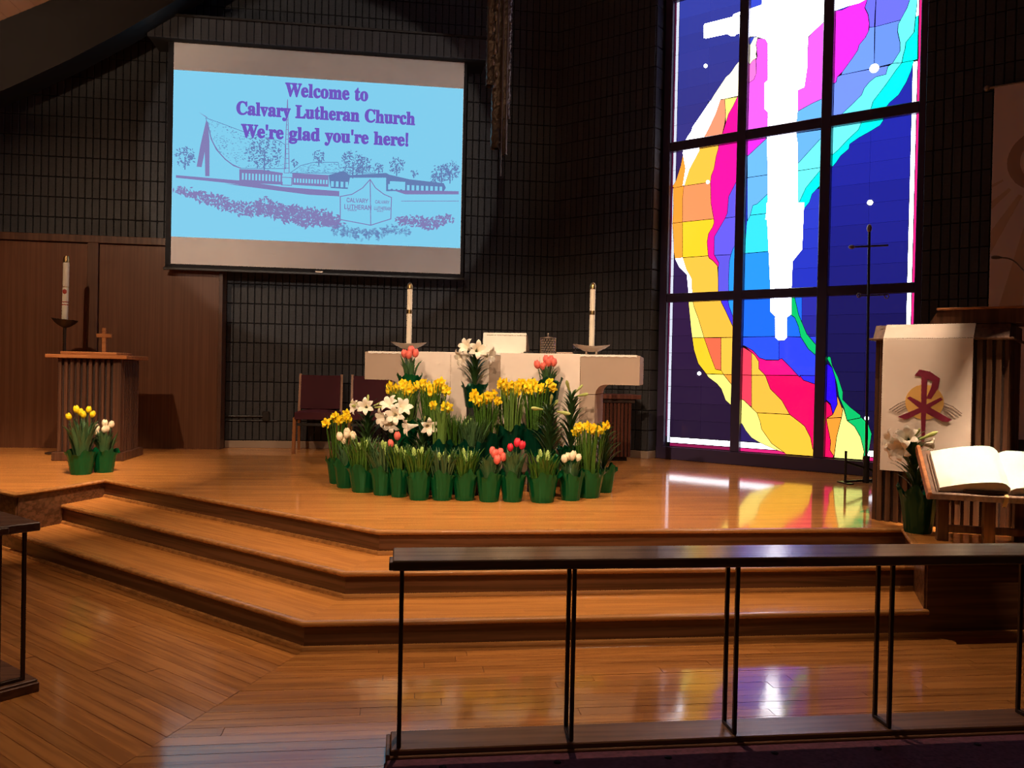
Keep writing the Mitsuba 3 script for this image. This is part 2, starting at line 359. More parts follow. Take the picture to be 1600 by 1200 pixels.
GLASS = [["white",[[2.305,5.447],[2.21,5.435],[2.195,5.41],[1.868,5.411],[1.853,5.392],[1.857,5.254],[1.888,5.24],[2.14,5.232],[2.178,5.202],[2.231,5.19],[2.252,5.206],[2.304,5.201]]],["white",[[2.386,5.447],[2.528,5.46],[2.536,5.547],[2.5,5.792],[2.453,6.041],[2.927,6.038],[2.974,5.662],[2.987,5.506],[3.193,5.49],[3.347,5.56],[3.63,5.537],[3.654,5.258],[3.55,5.221],[3.453,5.218],[3.31,5.202],[3.193,5.114],[3.037,5.0],[3.036,4.659],[3.012,4.473],[2.946,4.457],[2.947,4.237],[2.936,4.086],[2.938,3.99],[2.96,3.871],[2.976,3.219],[3.033,3.213],[3.037,3.079],[2.626,3.118],[2.651,3.331],[2.624,4.0],[2.631,4.117],[2.628,4.274],[2.586,4.32],[2.58,4.596],[2.619,4.627],[2.609,5.02],[2.578,5.076],[2.476,5.129],[2.393,5.148]]],["white",[[2.634,3.276],[2.662,2.893],[2.701,2.359],[2.707,2.118],[2.759,2.066],[2.765,1.839],[2.804,1.806],[2.86,1.806],[2.892,1.838],[2.886,2.05],[2.936,2.087],[2.932,2.254],[2.929,2.348],[2.934,2.647],[3.031,2.764],[3.038,3.183],[3.043,3.257],[2.639,3.301]]],["cream",[[2.289,4.902],[2.299,4.516],[2.113,4.511],[1.96,4.525],[2.004,4.588],[2.049,4.645],[2.137,4.756],[2.181,4.783],[2.203,4.806],[2.246,4.861]]],["white",[[1.96,4.525],[2.075,4.514],[2.025,4.376],[1.952,4.23],[1.892,4.131],[1.871,4.055],[1.625,4.063],[1.656,4.11],[1.694,4.17],[1.733,4.215],[1.748,4.264],[1.855,4.392]]],["peach",[[2.07,4.512],[2.128,4.513],[2.144,4.327],[2.134,4.236],[2.107,4.119],[2.094,4.035],[1.871,4.055],[1.892,4.131],[1.952,4.23],[2.025,4.376]]],["paleyellow",[[2.128,4.513],[2.277,4.509],[2.227,4.412],[2.177,4.336],[2.146,4.241]]],["hotpink",[[2.277,4.509],[2.38,4.511],[2.391,4.06],[2.094,4.035],[2.107,4.119],[2.146,4.241],[2.177,4.336],[2.227,4.412]]],["cream",[[2.495,5.122],[2.452,5.125],[2.413,5.057],[2.395,5.054],[2.401,4.829],[2.443,4.876],[2.489,4.894],[2.478,4.938],[2.486,4.992],[2.475,5.036],[2.488,5.089]]],["rose",[[2.401,4.832],[2.443,4.876],[2.476,4.897],[2.487,4.728],[2.46,4.663],[2.398,4.634]]],["pink",[[2.391,4.649],[2.46,4.663],[2.487,4.728],[2.479,4.868],[2.493,4.907],[2.475,5.036],[2.488,5.103],[2.624,5.072],[2.648,4.089],[2.405,4.086]]],["pink",[[3.211,5.11],[3.153,5.098],[3.043,4.99],[3.035,4.777],[2.978,4.641],[2.905,4.332],[2.908,4.209],[2.941,4.228],[3.014,4.255],[3.094,4.287],[3.195,4.316],[3.23,4.325]]],["ltblue",[[3.23,4.328],[3.195,4.316],[3.094,4.287],[3.014,4.255],[2.941,4.228],[2.894,4.211],[2.897,4.089],[3.236,4.099]]],["hotmag",[[3.267,5.202],[3.383,5.193],[3.507,5.227],[3.606,5.234],[3.611,5.31],[3.641,5.302],[3.602,5.158],[3.634,5.086],[3.649,4.992],[3.644,4.916],[3.615,4.859],[3.555,4.795],[3.544,4.746],[3.496,4.679],[3.398,4.556],[3.348,4.514],[3.337,4.463],[3.299,4.438]]],["violet",[[3.604,5.338],[3.689,5.328],[3.707,5.208],[3.701,5.082],[3.699,4.945],[3.65,4.951],[3.649,4.992],[3.634,5.086],[3.602,5.158]]],["violet",[[3.704,5.324],[4.045,5.271],[4.02,5.128],[3.998,5.059],[3.942,4.954],[3.705,4.943],[3.707,5.208]]],["skyviolet",[[3.65,4.951],[3.701,4.944],[3.706,4.531],[3.386,4.526],[3.398,4.556],[3.496,4.679],[3.544,4.746],[3.555,4.795],[3.615,4.859],[3.644,4.916]]],["skyviolet",[[3.705,4.943],[3.942,4.954],[3.92,4.915],[3.918,4.84],[3.942,4.734],[3.944,4.646],[3.876,4.541],[3.706,4.531]]],["periwinkle",[[3.386,4.526],[3.847,4.528],[3.835,4.518],[3.819,4.445],[3.723,4.439],[3.663,4.399],[3.615,4.344],[3.592,4.284],[3.507,4.209],[3.396,4.118],[3.307,4.111],[3.299,4.438],[3.337,4.463],[3.348,4.514]]],["aqua",[[4.045,5.271],[4.097,5.27],[4.087,5.037],[4.078,4.952],[4.068,4.805],[4.023,4.753],[3.995,4.722],[3.99,4.661],[3.974,4.601],[3.964,4.531],[3.876,4.541],[3.944,4.646],[3.942,4.734],[3.918,4.84],[3.92,4.915],[3.942,4.954],[3.998,5.059],[4.02,5.128]]],["aqua",[[3.876,4.541],[3.964,4.531],[3.913,4.47],[3.821,4.343],[3.704,4.199],[3.682,4.116],[3.396,4.118],[3.507,4.209],[3.592,4.284],[3.615,4.344],[3.663,4.399],[3.723,4.439],[3.819,4.445],[3.835,4.518]]],["cyan",[[4.078,4.952],[4.104,4.958],[4.114,4.534],[4.074,4.53],[3.964,4.531],[3.974,4.601],[3.99,4.661],[3.995,4.722],[4.023,4.753],[4.068,4.805]]],["cyan",[[3.964,4.531],[4.074,4.53],[4.064,4.495],[4.051,4.435],[4.01,4.331],[3.942,4.219],[3.861,4.158],[3.827,4.116],[3.682,4.116],[3.704,4.199],[3.821,4.343],[3.913,4.47]]],["aqua",[[3.289,4.005],[3.597,4.003],[3.571,3.938],[3.465,3.849],[3.378,3.763],[3.296,3.701]]],["cyan",[[3.597,4.003],[3.814,4.004],[3.776,3.946],[3.679,3.899],[3.573,3.853],[3.487,3.803],[3.481,3.755],[3.401,3.696],[3.361,3.637],[3.327,3.599],[3.3,3.574],[3.296,3.701],[3.378,3.763],[3.465,3.849],[3.571,3.938]]],["hotmag",[[2.401,4.048],[2.635,4.011],[2.59,3.974],[2.433,3.854],[2.406,3.832]]],["ltblue",[[2.635,4.011],[2.665,4.007],[2.675,3.602],[2.63,3.601],[2.412,3.598],[2.406,3.832],[2.433,3.854],[2.59,3.974]]],["ltblue",[[2.412,3.598],[2.675,3.602],[2.68,3.422],[2.635,3.386],[2.529,3.297],[2.482,3.287],[2.454,3.176],[2.424,3.121]]],["cyanlt",[[2.68,3.422],[2.686,3.183],[2.422,3.182],[2.454,3.176],[2.482,3.287],[2.529,3.297],[2.635,3.386]]],["cyanlt",[[2.422,3.182],[2.701,3.184],[2.711,2.77],[2.401,2.767]]],["azure",[[2.401,2.767],[2.711,2.77],[2.752,2.327],[2.396,2.328]]],["ltblue",[[2.909,4.001],[3.212,3.996],[3.214,3.924],[3.193,3.902],[2.968,3.68],[2.918,3.64]]],["aqua",[[3.214,3.924],[3.193,3.902],[2.968,3.68],[2.918,3.64],[2.919,3.599],[3.222,3.605]]],["aqua",[[2.919,3.599],[3.222,3.605],[3.201,3.577],[3.055,3.411],[2.972,3.23],[2.928,3.235]]],["cyan",[[3.222,3.605],[3.226,3.426],[3.198,3.412],[3.121,3.338],[3.095,3.254],[3.039,3.19],[2.972,3.23],[3.055,3.411],[3.201,3.577]]],["white",[[1.639,4.024],[1.837,4.018],[1.83,3.972],[1.715,3.782],[1.658,3.606],[1.641,3.608],[1.671,3.796],[1.632,3.977]]],["orange",[[1.637,3.984],[1.671,3.796],[1.653,3.599],[1.527,3.59],[1.509,3.608],[1.552,3.667],[1.609,3.836]]],["orange",[[1.518,3.591],[1.653,3.599],[1.641,3.449],[1.646,3.184],[1.52,3.182],[1.529,3.364]]],["orange",[[1.52,3.182],[1.646,3.184],[1.654,3.0],[1.658,2.772],[1.562,2.769],[1.546,2.848],[1.538,3.009]]],["orangelt",[[1.837,4.018],[2.071,4.022],[2.064,3.961],[2.042,3.887],[2.02,3.749],[1.989,3.676],[1.982,3.603],[1.653,3.599],[1.715,3.782]]],["peachor",[[1.653,3.599],[1.982,3.603],[1.986,3.52],[1.993,3.362],[2.031,3.184],[1.646,3.184],[1.641,3.449]]],["gold",[[1.646,3.184],[2.031,3.184],[2.035,3.14],[2.02,3.094],[1.971,3.02],[1.957,2.927],[1.974,2.772],[1.658,2.772],[1.654,3.0]]],["orangelt",[[1.658,2.772],[1.974,2.772],[1.987,2.745],[2.029,2.716],[2.088,2.652],[2.101,2.496],[2.105,2.325],[1.776,2.339],[1.788,2.37],[1.772,2.529],[1.709,2.629]]],["white",[[1.565,2.769],[1.658,2.772],[1.709,2.629],[1.772,2.529],[1.788,2.338],[1.747,2.34],[1.743,2.372],[1.719,2.572],[1.621,2.666]]],["hotpink",[[2.071,4.022],[2.339,4.012],[2.348,3.645],[2.296,3.59],[2.201,3.417],[2.189,3.233],[2.166,3.178],[2.071,3.027],[2.042,2.983],[2.044,2.78],[2.104,2.683],[2.097,2.621],[2.088,2.652],[2.029,2.716],[1.987,2.745],[1.974,2.772],[1.957,2.927],[1.971,3.02],[2.02,3.094],[2.035,3.14],[2.031,3.184],[1.993,3.362],[1.986,3.52],[1.982,3.603],[1.989,3.676],[2.02,3.749],[2.042,3.887],[2.064,3.961]]],["slateblue",[[2.348,3.645],[2.359,3.185],[2.166,3.178],[2.189,3.233],[2.201,3.417],[2.296,3.59]]],["slateblue",[[2.166,3.178],[2.359,3.185],[2.365,2.941],[2.302,2.892],[2.264,2.826],[2.244,2.766],[2.044,2.771],[2.042,2.983],[2.071,3.027]]],["slateblue",[[2.044,2.771],[2.244,2.766],[2.227,2.69],[2.223,2.49],[2.228,2.32],[2.105,2.325],[2.097,2.621],[2.104,2.683]]],["azure",[[2.365,2.941],[2.38,2.313],[2.228,2.32],[2.223,2.49],[2.227,2.69],[2.244,2.766],[2.264,2.826],[2.302,2.892]]],["paleyellow",[[1.741,2.285],[1.795,2.283],[1.815,2.2],[1.871,2.067],[1.947,1.845],[1.802,1.846],[1.789,1.921],[1.767,2.086]]],["gold",[[1.802,1.846],[1.947,1.845],[2.021,1.657],[2.094,1.487],[2.163,1.477],[2.189,1.432],[1.983,1.435],[1.974,1.445],[1.884,1.55],[1.827,1.706]]],["paleyellow",[[1.983,1.435],[2.189,1.432],[2.353,1.244],[2.359,1.037],[2.308,1.074],[2.222,1.143],[2.168,1.27],[2.115,1.326],[2.01,1.397]]],["orangelt",[[1.795,2.283],[2.135,2.278],[2.144,2.238],[2.189,2.156],[2.303,1.929],[2.338,1.881],[2.339,1.845],[1.947,1.845],[1.871,2.067],[1.815,2.2]]],["redor",[[1.947,1.845],[2.15,1.844],[2.159,1.477],[2.094,1.487],[2.021,1.657]]],["orangelt",[[2.15,1.844],[2.339,1.845],[2.349,1.431],[2.189,1.432],[2.159,1.477]]],["orange",[[2.189,1.432],[2.349,1.431],[2.353,1.244]]],["blue",[[2.135,2.278],[2.219,2.275],[2.238,2.186],[2.297,2.041],[2.335,2.008],[2.338,1.881],[2.303,1.929],[2.189,2.156],[2.144,2.238]]],["azure",[[2.219,2.275],[2.328,2.271],[2.335,2.008],[2.297,2.041],[2.238,2.186]]],["green",[[2.918,2.288],[2.958,2.286],[3.01,2.079],[3.101,1.873],[3.22,1.731],[3.223,1.63],[3.202,1.642],[3.12,1.716],[3.039,1.842],[3.013,1.953],[2.971,2.048],[2.923,2.081]]],["deepazure",[[2.377,2.293],[3.041,2.273],[3.051,1.841],[2.806,1.85],[2.388,1.848]]],["royal",[[2.388,1.848],[2.806,1.85],[2.812,1.596],[2.765,1.596],[2.67,1.596],[2.597,1.619],[2.523,1.697],[2.424,1.75],[2.391,1.753]]],["royal2",[[2.806,1.85],[3.361,1.843],[3.371,1.436],[3.039,1.435],[3.039,1.415],[2.953,1.505],[2.906,1.551],[2.843,1.612],[2.812,1.604]]],["royal3",[[3.039,1.435],[3.371,1.436],[3.376,1.258],[3.22,1.34],[3.078,1.386]]],["redpink",[[2.374,1.745],[2.424,1.729],[2.507,1.681],[2.513,1.429],[2.382,1.43]]],["redpink",[[2.382,1.43],[2.513,1.429],[2.522,1.088],[2.505,1.09],[2.43,1.154],[2.388,1.168]]],["orangelt",[[2.507,1.681],[2.549,1.642],[2.59,1.58],[2.592,1.501],[2.666,1.432],[2.513,1.429]]],["orangelt",[[2.513,1.429],[2.666,1.432],[2.692,1.362],[2.725,1.285],[2.853,1.165],[2.942,1.018],[2.58,1.021],[2.522,1.075]]],["magenta",[[2.424,1.75],[2.523,1.697],[2.597,1.619],[2.67,1.596],[2.765,1.596],[2.843,1.612],[2.906,1.551],[2.953,1.505],[3.039,1.435],[2.666,1.432],[2.592,1.501],[2.59,1.58],[2.549,1.642]]],["crimson",[[2.666,1.432],[3.039,1.435],[3.078,1.386],[3.22,1.34],[3.346,1.272],[3.362,0.603],[3.192,0.665],[3.167,0.784],[3.104,0.901],[3.058,0.937],[2.942,1.018],[2.853,1.165],[2.725,1.285],[2.692,1.362]]],["paleyellow",[[2.388,1.171],[2.43,1.154],[2.505,1.09],[2.585,1.018],[2.623,0.922],[2.64,0.845],[2.755,0.696],[2.898,0.606],[2.788,0.636],[2.612,0.702],[2.53,0.744],[2.463,0.819],[2.42,0.888],[2.395,0.911]]],["goldlt",[[2.58,1.021],[2.942,1.018],[3.058,0.937],[3.104,0.901],[3.167,0.784],[3.207,0.681],[3.217,0.546],[2.945,0.571],[2.755,0.696],[2.64,0.845],[2.623,0.922]]],["green",[[3.314,1.615],[3.329,1.638],[3.351,1.63],[3.368,1.546],[3.431,1.424],[3.482,1.272],[3.481,1.195],[3.556,1.122],[3.66,1.043],[3.66,1.017],[3.53,0.983],[3.498,1.104],[3.443,1.225],[3.418,1.362],[3.369,1.523]]],["green",[[3.53,0.983],[3.66,1.028],[3.733,0.963],[3.771,0.861],[3.753,0.709],[3.713,0.601],[3.692,0.599],[3.704,0.676],[3.665,0.824],[3.605,0.926]]],["indigo",[[3.277,1.568],[3.311,1.568],[3.369,1.523],[3.401,1.423],[3.417,1.27],[3.43,1.147],[3.388,1.038],[3.363,1.145],[3.314,1.189],[3.286,1.204]]],["crimson",[[3.286,1.204],[3.32,1.174],[3.363,1.129],[3.388,1.038],[3.329,0.997],[3.325,0.973],[3.347,0.866],[3.372,0.76],[3.367,0.667],[3.406,0.611],[3.392,0.561],[3.302,0.553]]],["orange",[[3.405,1.269],[3.444,1.194],[3.484,1.088],[3.474,1.011],[3.329,0.997],[3.388,1.038],[3.43,1.147]]],["orange",[[3.329,0.997],[3.474,1.011],[3.451,0.903],[3.431,0.81],[3.425,0.732],[3.413,0.639],[3.407,0.562],[3.391,0.591],[3.367,0.667],[3.372,0.76],[3.347,0.866],[3.325,0.973]]],["lemon",[[3.46,1.149],[3.498,1.089],[3.53,0.983],[3.605,0.926],[3.665,0.824],[3.704,0.676],[3.692,0.584],[3.407,0.562],[3.425,0.732],[3.431,0.81],[3.451,0.903],[3.474,1.011],[3.484,1.088]]]]
JEWELS = [[1.892,4.928,0.022],[1.952,3.606,0.022],[3.709,4.525,0.045],[3.701,3.184,0.027],[1.9,1.438,0.022],[3.72,1.015,0.022]]
DRAW = {"roof":[[0.36,1.369],[0.561,1.308],[0.8,1.229],[0.967,1.19],[1.184,1.153],[1.256,1.108],[1.261,0.837],[0.759,0.815],[0.639,0.865],[0.532,0.957],[0.447,1.086],[0.403,1.206]],"tower":[[0.367,1.355],[0.306,1.054],[0.268,0.808],[0.322,0.806],[0.355,0.984],[0.364,0.704],[0.411,0.706],[0.404,1.108],[0.387,1.278]],"ridge":[[0.277,1.432],[0.367,1.374],[0.386,1.37],[0.36,1.388]],"eave":[[0.377,1.326],[0.423,1.134],[0.483,1.015],[0.58,0.911],[0.675,0.842],[0.759,0.815]],"hall":[[0.74,0.804],[0.743,0.65],[1.228,0.65],[1.226,0.786],[0.997,0.811]],"spire":[[1.267,1.639],[1.3,0.79],[1.243,0.787]],"longroof":[[1.31,0.79],[1.429,0.883],[1.574,0.928],[1.854,0.943],[1.868,0.882],[2.262,0.903],[2.287,0.841],[1.918,0.822]],"hall2":[[1.334,0.791],[1.337,0.655],[1.75,0.652],[1.747,0.788]],"gable":[[1.747,0.788],[1.917,0.847],[1.992,0.801],[2.411,0.848],[2.449,0.83],[2.687,0.787],[3.091,0.762],[3.117,0.708],[3.093,0.669],[2.415,0.635],[2.413,0.793],[1.993,0.771],[1.97,0.638],[1.774,0.64]],"trees":[[0.14,0.911,0.116],[1.018,1.021,0.206],[1.634,0.993,0.078],[1.356,0.916,0.048],[2.026,0.952,0.15],[2.137,0.933,0.109],[2.323,0.906,0.061],[2.534,0.942,0.097],[2.736,0.865,0.048],[3.063,0.882,0.109],[3.164,0.913,0.121],[2.989,0.815,0.061]],"trunks":[[[0.136,0.85],[0.148,0.705]],[[1.006,0.897],[1.01,0.627]],[[2.028,0.828],[2.03,0.753]],[[2.535,0.905],[2.536,0.829]],[[3.088,0.884],[3.105,0.707]],[[3.164,0.888],[3.206,0.7]]],"grass":[[[0.043,0.699],[0.737,0.674],[1.217,0.625],[1.873,0.608],[1.874,0.546],[1.193,0.587],[0.572,0.641],[0.044,0.67]],[[0.572,0.629],[1.289,0.616],[1.898,0.547],[1.532,0.549]],[[2.49,0.651],[3.27,0.677],[3.271,0.639],[2.641,0.608]],[[2.592,0.53],[3.273,0.563],[3.273,0.556],[2.592,0.523]]],"shrubs":[[0.092,0.532,0.073],[0.198,0.5,0.085],[0.316,0.47,0.097],[0.434,0.439,0.109],[0.552,0.408,0.109],[0.671,0.377,0.109],[0.79,0.346,0.109],[0.909,0.351,0.121],[1.028,0.394,0.133],[1.149,0.338,0.145],[1.27,0.319,0.145],[1.391,0.299,0.158],[1.513,0.28,0.158],[1.634,0.286,0.158],[1.756,0.266,0.133],[1.83,0.245,0.109],[2.596,0.292,0.073],[2.697,0.296,0.085],[2.822,0.289,0.109],[2.936,0.269,0.109],[3.049,0.312,0.097],[3.15,0.342,0.073]],"sedge":[[1.881,0.147,0.097],[2.004,0.128,0.109],[2.128,0.12,0.109],[2.251,0.113,0.109],[2.375,0.144,0.097],[2.499,0.174,0.097],[2.649,0.168,0.073]],"signL":[[1.886,0.546],[2.021,0.578],[2.142,0.659],[2.227,0.763],[2.244,0.226],[1.891,0.277]],"signR":[[2.227,0.763],[2.291,0.666],[2.391,0.596],[2.479,0.563],[2.476,0.311],[2.244,0.226]],"signtext":[["CALVARY",1.956,0.485,0.048],["LUTHERAN",1.93,0.404,0.053],["CHURCH",1.97,0.381,0.022],["CALVARY",2.289,0.486,0.036],["LUTHERAN",2.276,0.41,0.039],["CHURCH",2.311,0.387,0.017]],"lines":[],"text":[["Welcome to",1.247,1.679,0.939,0.15],["Calvary Lutheran Church",0.694,1.433,2.044,0.145],["We're glad you're here!",0.76,1.178,1.912,0.145]]}
GLYPHS = {"!":[52,[[[[11,6],[11,18],[14,24],[17,26],[22,28],[30,28],[38,23],[41,15],[41,10],[40,5],[36,-1],[30,-4],[22,-4],[17,-2]]],[[[13,117],[14,140],[39,139],[35,42],[33,35],[19,35],[17,37]]]]],"'":[43,[[[[10,124],[11,140],[32,140],[34,138],[30,86],[28,84],[15,84],[13,86]]]]],"C":[134,[[[[4,67],[6,86],[14,106],[30,124],[39,130],[54,136],[65,138],[82,138],[99,134],[108,130],[114,130],[118,138],[126,138],[128,136],[128,89],[126,87],[118,87],[113,99],[104,113],[92,122],[81,126],[72,126],[65,124],[55,117],[49,105],[45,88],[44,57],[46,43],[52,27],[60,17],[74,12],[85,12],[98,16],[106,20],[121,35],[126,34],[131,29],[130,24],[126,19],[108,4],[89,-3],[64,-4],[50,-1],[37,5],[26,13],[14,28],[7,45]]]]],"L":[122,[[[[1,0],[2,8],[14,10],[18,16],[18,115],[13,121],[2,123],[2,132],[73,133],[74,123],[59,120],[55,113],[56,14],[61,11],[75,11],[89,14],[97,18],[105,26],[115,47],[124,47],[125,40],[118,-1],[116,-3],[3,-3]]]]],"W":[175,[[[[-7,123],[-6,133],[53,133],[55,131],[55,124],[53,122],[44,121],[43,114],[64,54],[66,56],[83,99],[77,118],[72,121],[63,123],[62,130],[64,133],[128,132],[128,123],[118,121],[115,117],[135,59],[137,60],[154,114],[154,118],[152,121],[141,123],[141,132],[181,132],[181,123],[173,120],[168,110],[130,-6],[120,-6],[118,-2],[95,65],[90,75],[87,71],[58,-4],[56,-6],[47,-6],[5,115],[1,121]]]]],"a":[98,[[[[3,26],[8,36],[17,44],[31,51],[54,59],[54,74],[52,80],[46,83],[38,83],[33,80],[38,71],[38,63],[36,59],[31,55],[24,53],[13,55],[7,63],[6,71],[8,79],[16,88],[32,95],[56,96],[72,92],[79,87],[85,77],[87,67],[87,17],[93,17],[97,12],[97,8],[91,2],[82,-3],[68,-4],[60,-1],[55,6],[42,-2],[34,-4],[18,-3],[13,-1],[6,6],[3,13]],[[38,20],[39,16],[45,15],[54,22],[53,46],[44,42],[38,34]]]]],"c":[84,[[[[3,56],[6,66],[12,77],[26,90],[43,96],[57,96],[66,94],[75,89],[81,81],[82,67],[80,63],[73,58],[59,59],[55,63],[53,69],[53,83],[50,84],[44,83],[39,78],[36,70],[36,40],[42,24],[52,17],[65,17],[75,25],[80,25],[84,21],[84,17],[73,5],[57,-3],[38,-4],[28,-1],[13,11],[6,23],[3,34]]]]],"d":[106,[[[[3,33],[4,62],[11,79],[20,89],[36,96],[47,96],[61,91],[61,118],[57,123],[49,124],[47,126],[47,133],[49,135],[93,135],[94,19],[96,14],[104,11],[104,3],[85,1],[66,-4],[61,-3],[60,3],[46,-4],[30,-3],[20,2],[12,10],[5,24]],[[38,30],[40,19],[47,13],[54,14],[61,24],[61,70],[59,75],[52,79],[44,78],[39,70],[37,61]]]]],"e":[86,[[[[3,35],[3,58],[6,69],[13,81],[23,90],[34,95],[52,96],[66,91],[77,80],[83,65],[84,48],[82,46],[37,45],[39,30],[44,21],[50,18],[63,18],[69,21],[75,29],[79,29],[84,25],[84,20],[80,14],[67,2],[51,-4],[33,-3],[22,2],[10,15],[6,23]],[[39,80],[37,60],[55,60],[54,76],[51,83],[44,84]]]]],"g":[94,[[[[1,-25],[2,-15],[11,-7],[6,-1],[4,4],[5,17],[13,27],[20,32],[8,43],[4,52],[3,64],[8,78],[19,88],[37,94],[53,94],[67,90],[92,90],[94,88],[94,76],[92,74],[83,73],[86,66],[86,51],[79,38],[65,29],[56,27],[38,27],[32,22],[32,19],[36,17],[62,17],[78,14],[84,11],[91,3],[93,-3],[93,-17],[88,-28],[80,-35],[69,-40],[53,-43],[31,-43],[20,-41],[9,-36],[3,-30]],[[25,-23],[29,-27],[38,-30],[55,-30],[69,-26],[72,-21],[72,-17],[69,-14],[65,-13],[29,-13],[24,-19]],[[36,50],[39,41],[43,39],[47,39],[52,44],[54,52],[54,69],[51,79],[47,82],[40,81],[37,75]]]]],"h":[109,[[[[2,-1],[2,6],[4,8],[11,9],[12,13],[12,118],[11,122],[4,123],[2,125],[2,132],[4,134],[44,134],[45,85],[59,93],[76,94],[86,90],[94,81],[97,72],[97,16],[100,8],[105,8],[107,6],[107,-1],[105,-3],[56,-3],[55,-2],[4,-3]],[[45,65],[46,9],[54,7],[62,9],[64,12],[64,68],[60,74],[52,73]]]]],"l":[57,[[[[2,6],[4,8],[11,9],[12,12],[12,119],[9,123],[3,124],[3,133],[44,134],[45,15],[46,9],[54,7],[54,-2],[4,-3],[2,-1]]]]],"m":[158,[[[[2,-1],[2,6],[4,8],[11,9],[12,13],[12,76],[11,80],[4,81],[2,83],[2,90],[4,92],[43,92],[46,85],[52,90],[62,94],[74,94],[85,90],[93,82],[107,92],[114,94],[125,94],[136,90],[143,82],[147,69],[147,12],[149,9],[156,7],[155,-3],[104,-2],[55,-3],[53,-2],[4,-3]],[[97,10],[99,8],[105,7],[112,9],[114,12],[114,68],[110,74],[103,73],[96,66]],[[45,66],[47,9],[54,7],[61,9],[63,12],[63,68],[59,74],[52,73]]]]],"n":[109,[[[[2,6],[4,8],[11,9],[12,13],[12,76],[11,80],[4,81],[2,83],[2,90],[4,92],[44,92],[46,85],[52,90],[59,93],[76,94],[86,90],[92,84],[97,72],[97,16],[98,11],[100,8],[105,8],[107,6],[107,-1],[105,-3],[56,-3],[55,-2],[4,-3],[2,-1]],[[45,65],[46,9],[54,7],[62,9],[64,12],[64,68],[60,74],[52,73]]]]],"o":[96,[[[[2,42],[4,62],[12,79],[24,90],[41,96],[60,95],[75,88],[86,76],[93,58],[93,34],[86,16],[72,2],[64,-2],[55,-4],[36,-3],[21,4],[10,16],[4,30]],[[36,53],[37,23],[40,12],[46,8],[55,10],[59,21],[60,58],[57,77],[50,84],[43,83],[38,74]]]]],"r":[82,[[[[2,-1],[2,6],[4,8],[11,9],[12,12],[12,77],[9,81],[3,82],[3,91],[43,92],[45,90],[46,84],[53,90],[62,94],[72,94],[79,91],[83,87],[86,79],[85,69],[81,63],[75,60],[67,60],[62,62],[56,71],[53,71],[48,67],[46,61],[46,12],[48,9],[59,7],[59,-2],[4,-3]]]]],"t":[65,[[[[3,80],[3,90],[25,111],[35,126],[43,126],[44,95],[62,93],[61,79],[44,78],[45,18],[47,16],[52,17],[58,26],[66,23],[66,17],[64,13],[60,7],[52,0],[41,-4],[29,-4],[20,-1],[15,4],[11,14],[11,78]]]]],"u":[107,[[[[0,85],[0,92],[2,94],[43,93],[44,20],[48,16],[54,16],[62,22],[62,79],[60,82],[53,83],[51,85],[51,92],[53,94],[94,94],[96,91],[96,17],[99,14],[104,14],[106,12],[106,5],[104,3],[88,2],[67,-4],[64,-4],[62,-2],[61,4],[51,-2],[43,-4],[31,-4],[19,1],[12,12],[10,22],[10,78],[7,83],[2,83]]]]],"v":[88,[[[[-4,83],[-4,90],[-2,92],[48,92],[50,90],[50,83],[48,81],[41,81],[40,77],[51,48],[53,46],[55,48],[66,77],[64,80],[57,81],[55,83],[55,90],[57,92],[90,91],[90,83],[81,78],[77,69],[50,-2],[47,-6],[38,-5],[8,71],[2,81],[-2,81]]]]],"y":[86,[[[[-5,-28],[-5,-20],[-3,-15],[0,-11],[6,-8],[14,-8],[19,-10],[23,-14],[24,-24],[26,-25],[31,-18],[37,-3],[8,70],[2,81],[-4,82],[-4,91],[48,92],[49,82],[41,81],[40,75],[50,49],[53,45],[65,76],[65,80],[55,82],[55,91],[87,92],[89,90],[89,83],[82,80],[79,74],[47,-15],[38,-32],[31,-39],[25,-42],[10,-43],[3,-40],[-3,-34]]]]]}
# ------------------------------------------------------------------ the room
def slab(key, mesh, bsdf, label, **kw):
    return put(key, mesh, bsdf, label=label, kind='structure', **kw)


slab('floor', bx(-8, 9, -6, 11.5, -0.2, -0.006), 'floor_gap', 'glossy oak plank floor below the chancel steps')
random.seed(4)
C1, C2, C3 = np.array([-0.44, 4.195]), np.array([-0.27, 4.605]), np.array([-0.10, 5.015])
AX = np.array([0.383, 0.924])           # centre line of the church in plan
E_D, N_D = np.array([S2, -S2]), np.array([-S2, -S2])   # along and out of the diagonal step fronts
PW = 0.074


def seam_x(y):      # where boards of the two directions meet
    return C1[0] + (y - C1[1]) * AX[0] / AX[1]


def plank(poly, ang):
    k = random.randrange(4)
    z = random.uniform(-0.0006, 0.0)
    c = poly.centroid
    v, f = ext(poly, 0.014 + z, -0.014)
    tx, ty = random.gauss(0, 0.0012), random.gauss(0, 0.0022)
    top = v[:, 2] > -0.01
    v[top, 2] += (v[top, 0] - c.x) * tx * 0.3 + (v[top, 1] - c.y) * ty * 0.5
    part('floor', 'plank', (v, f), f'plank_{ang}_{k}')


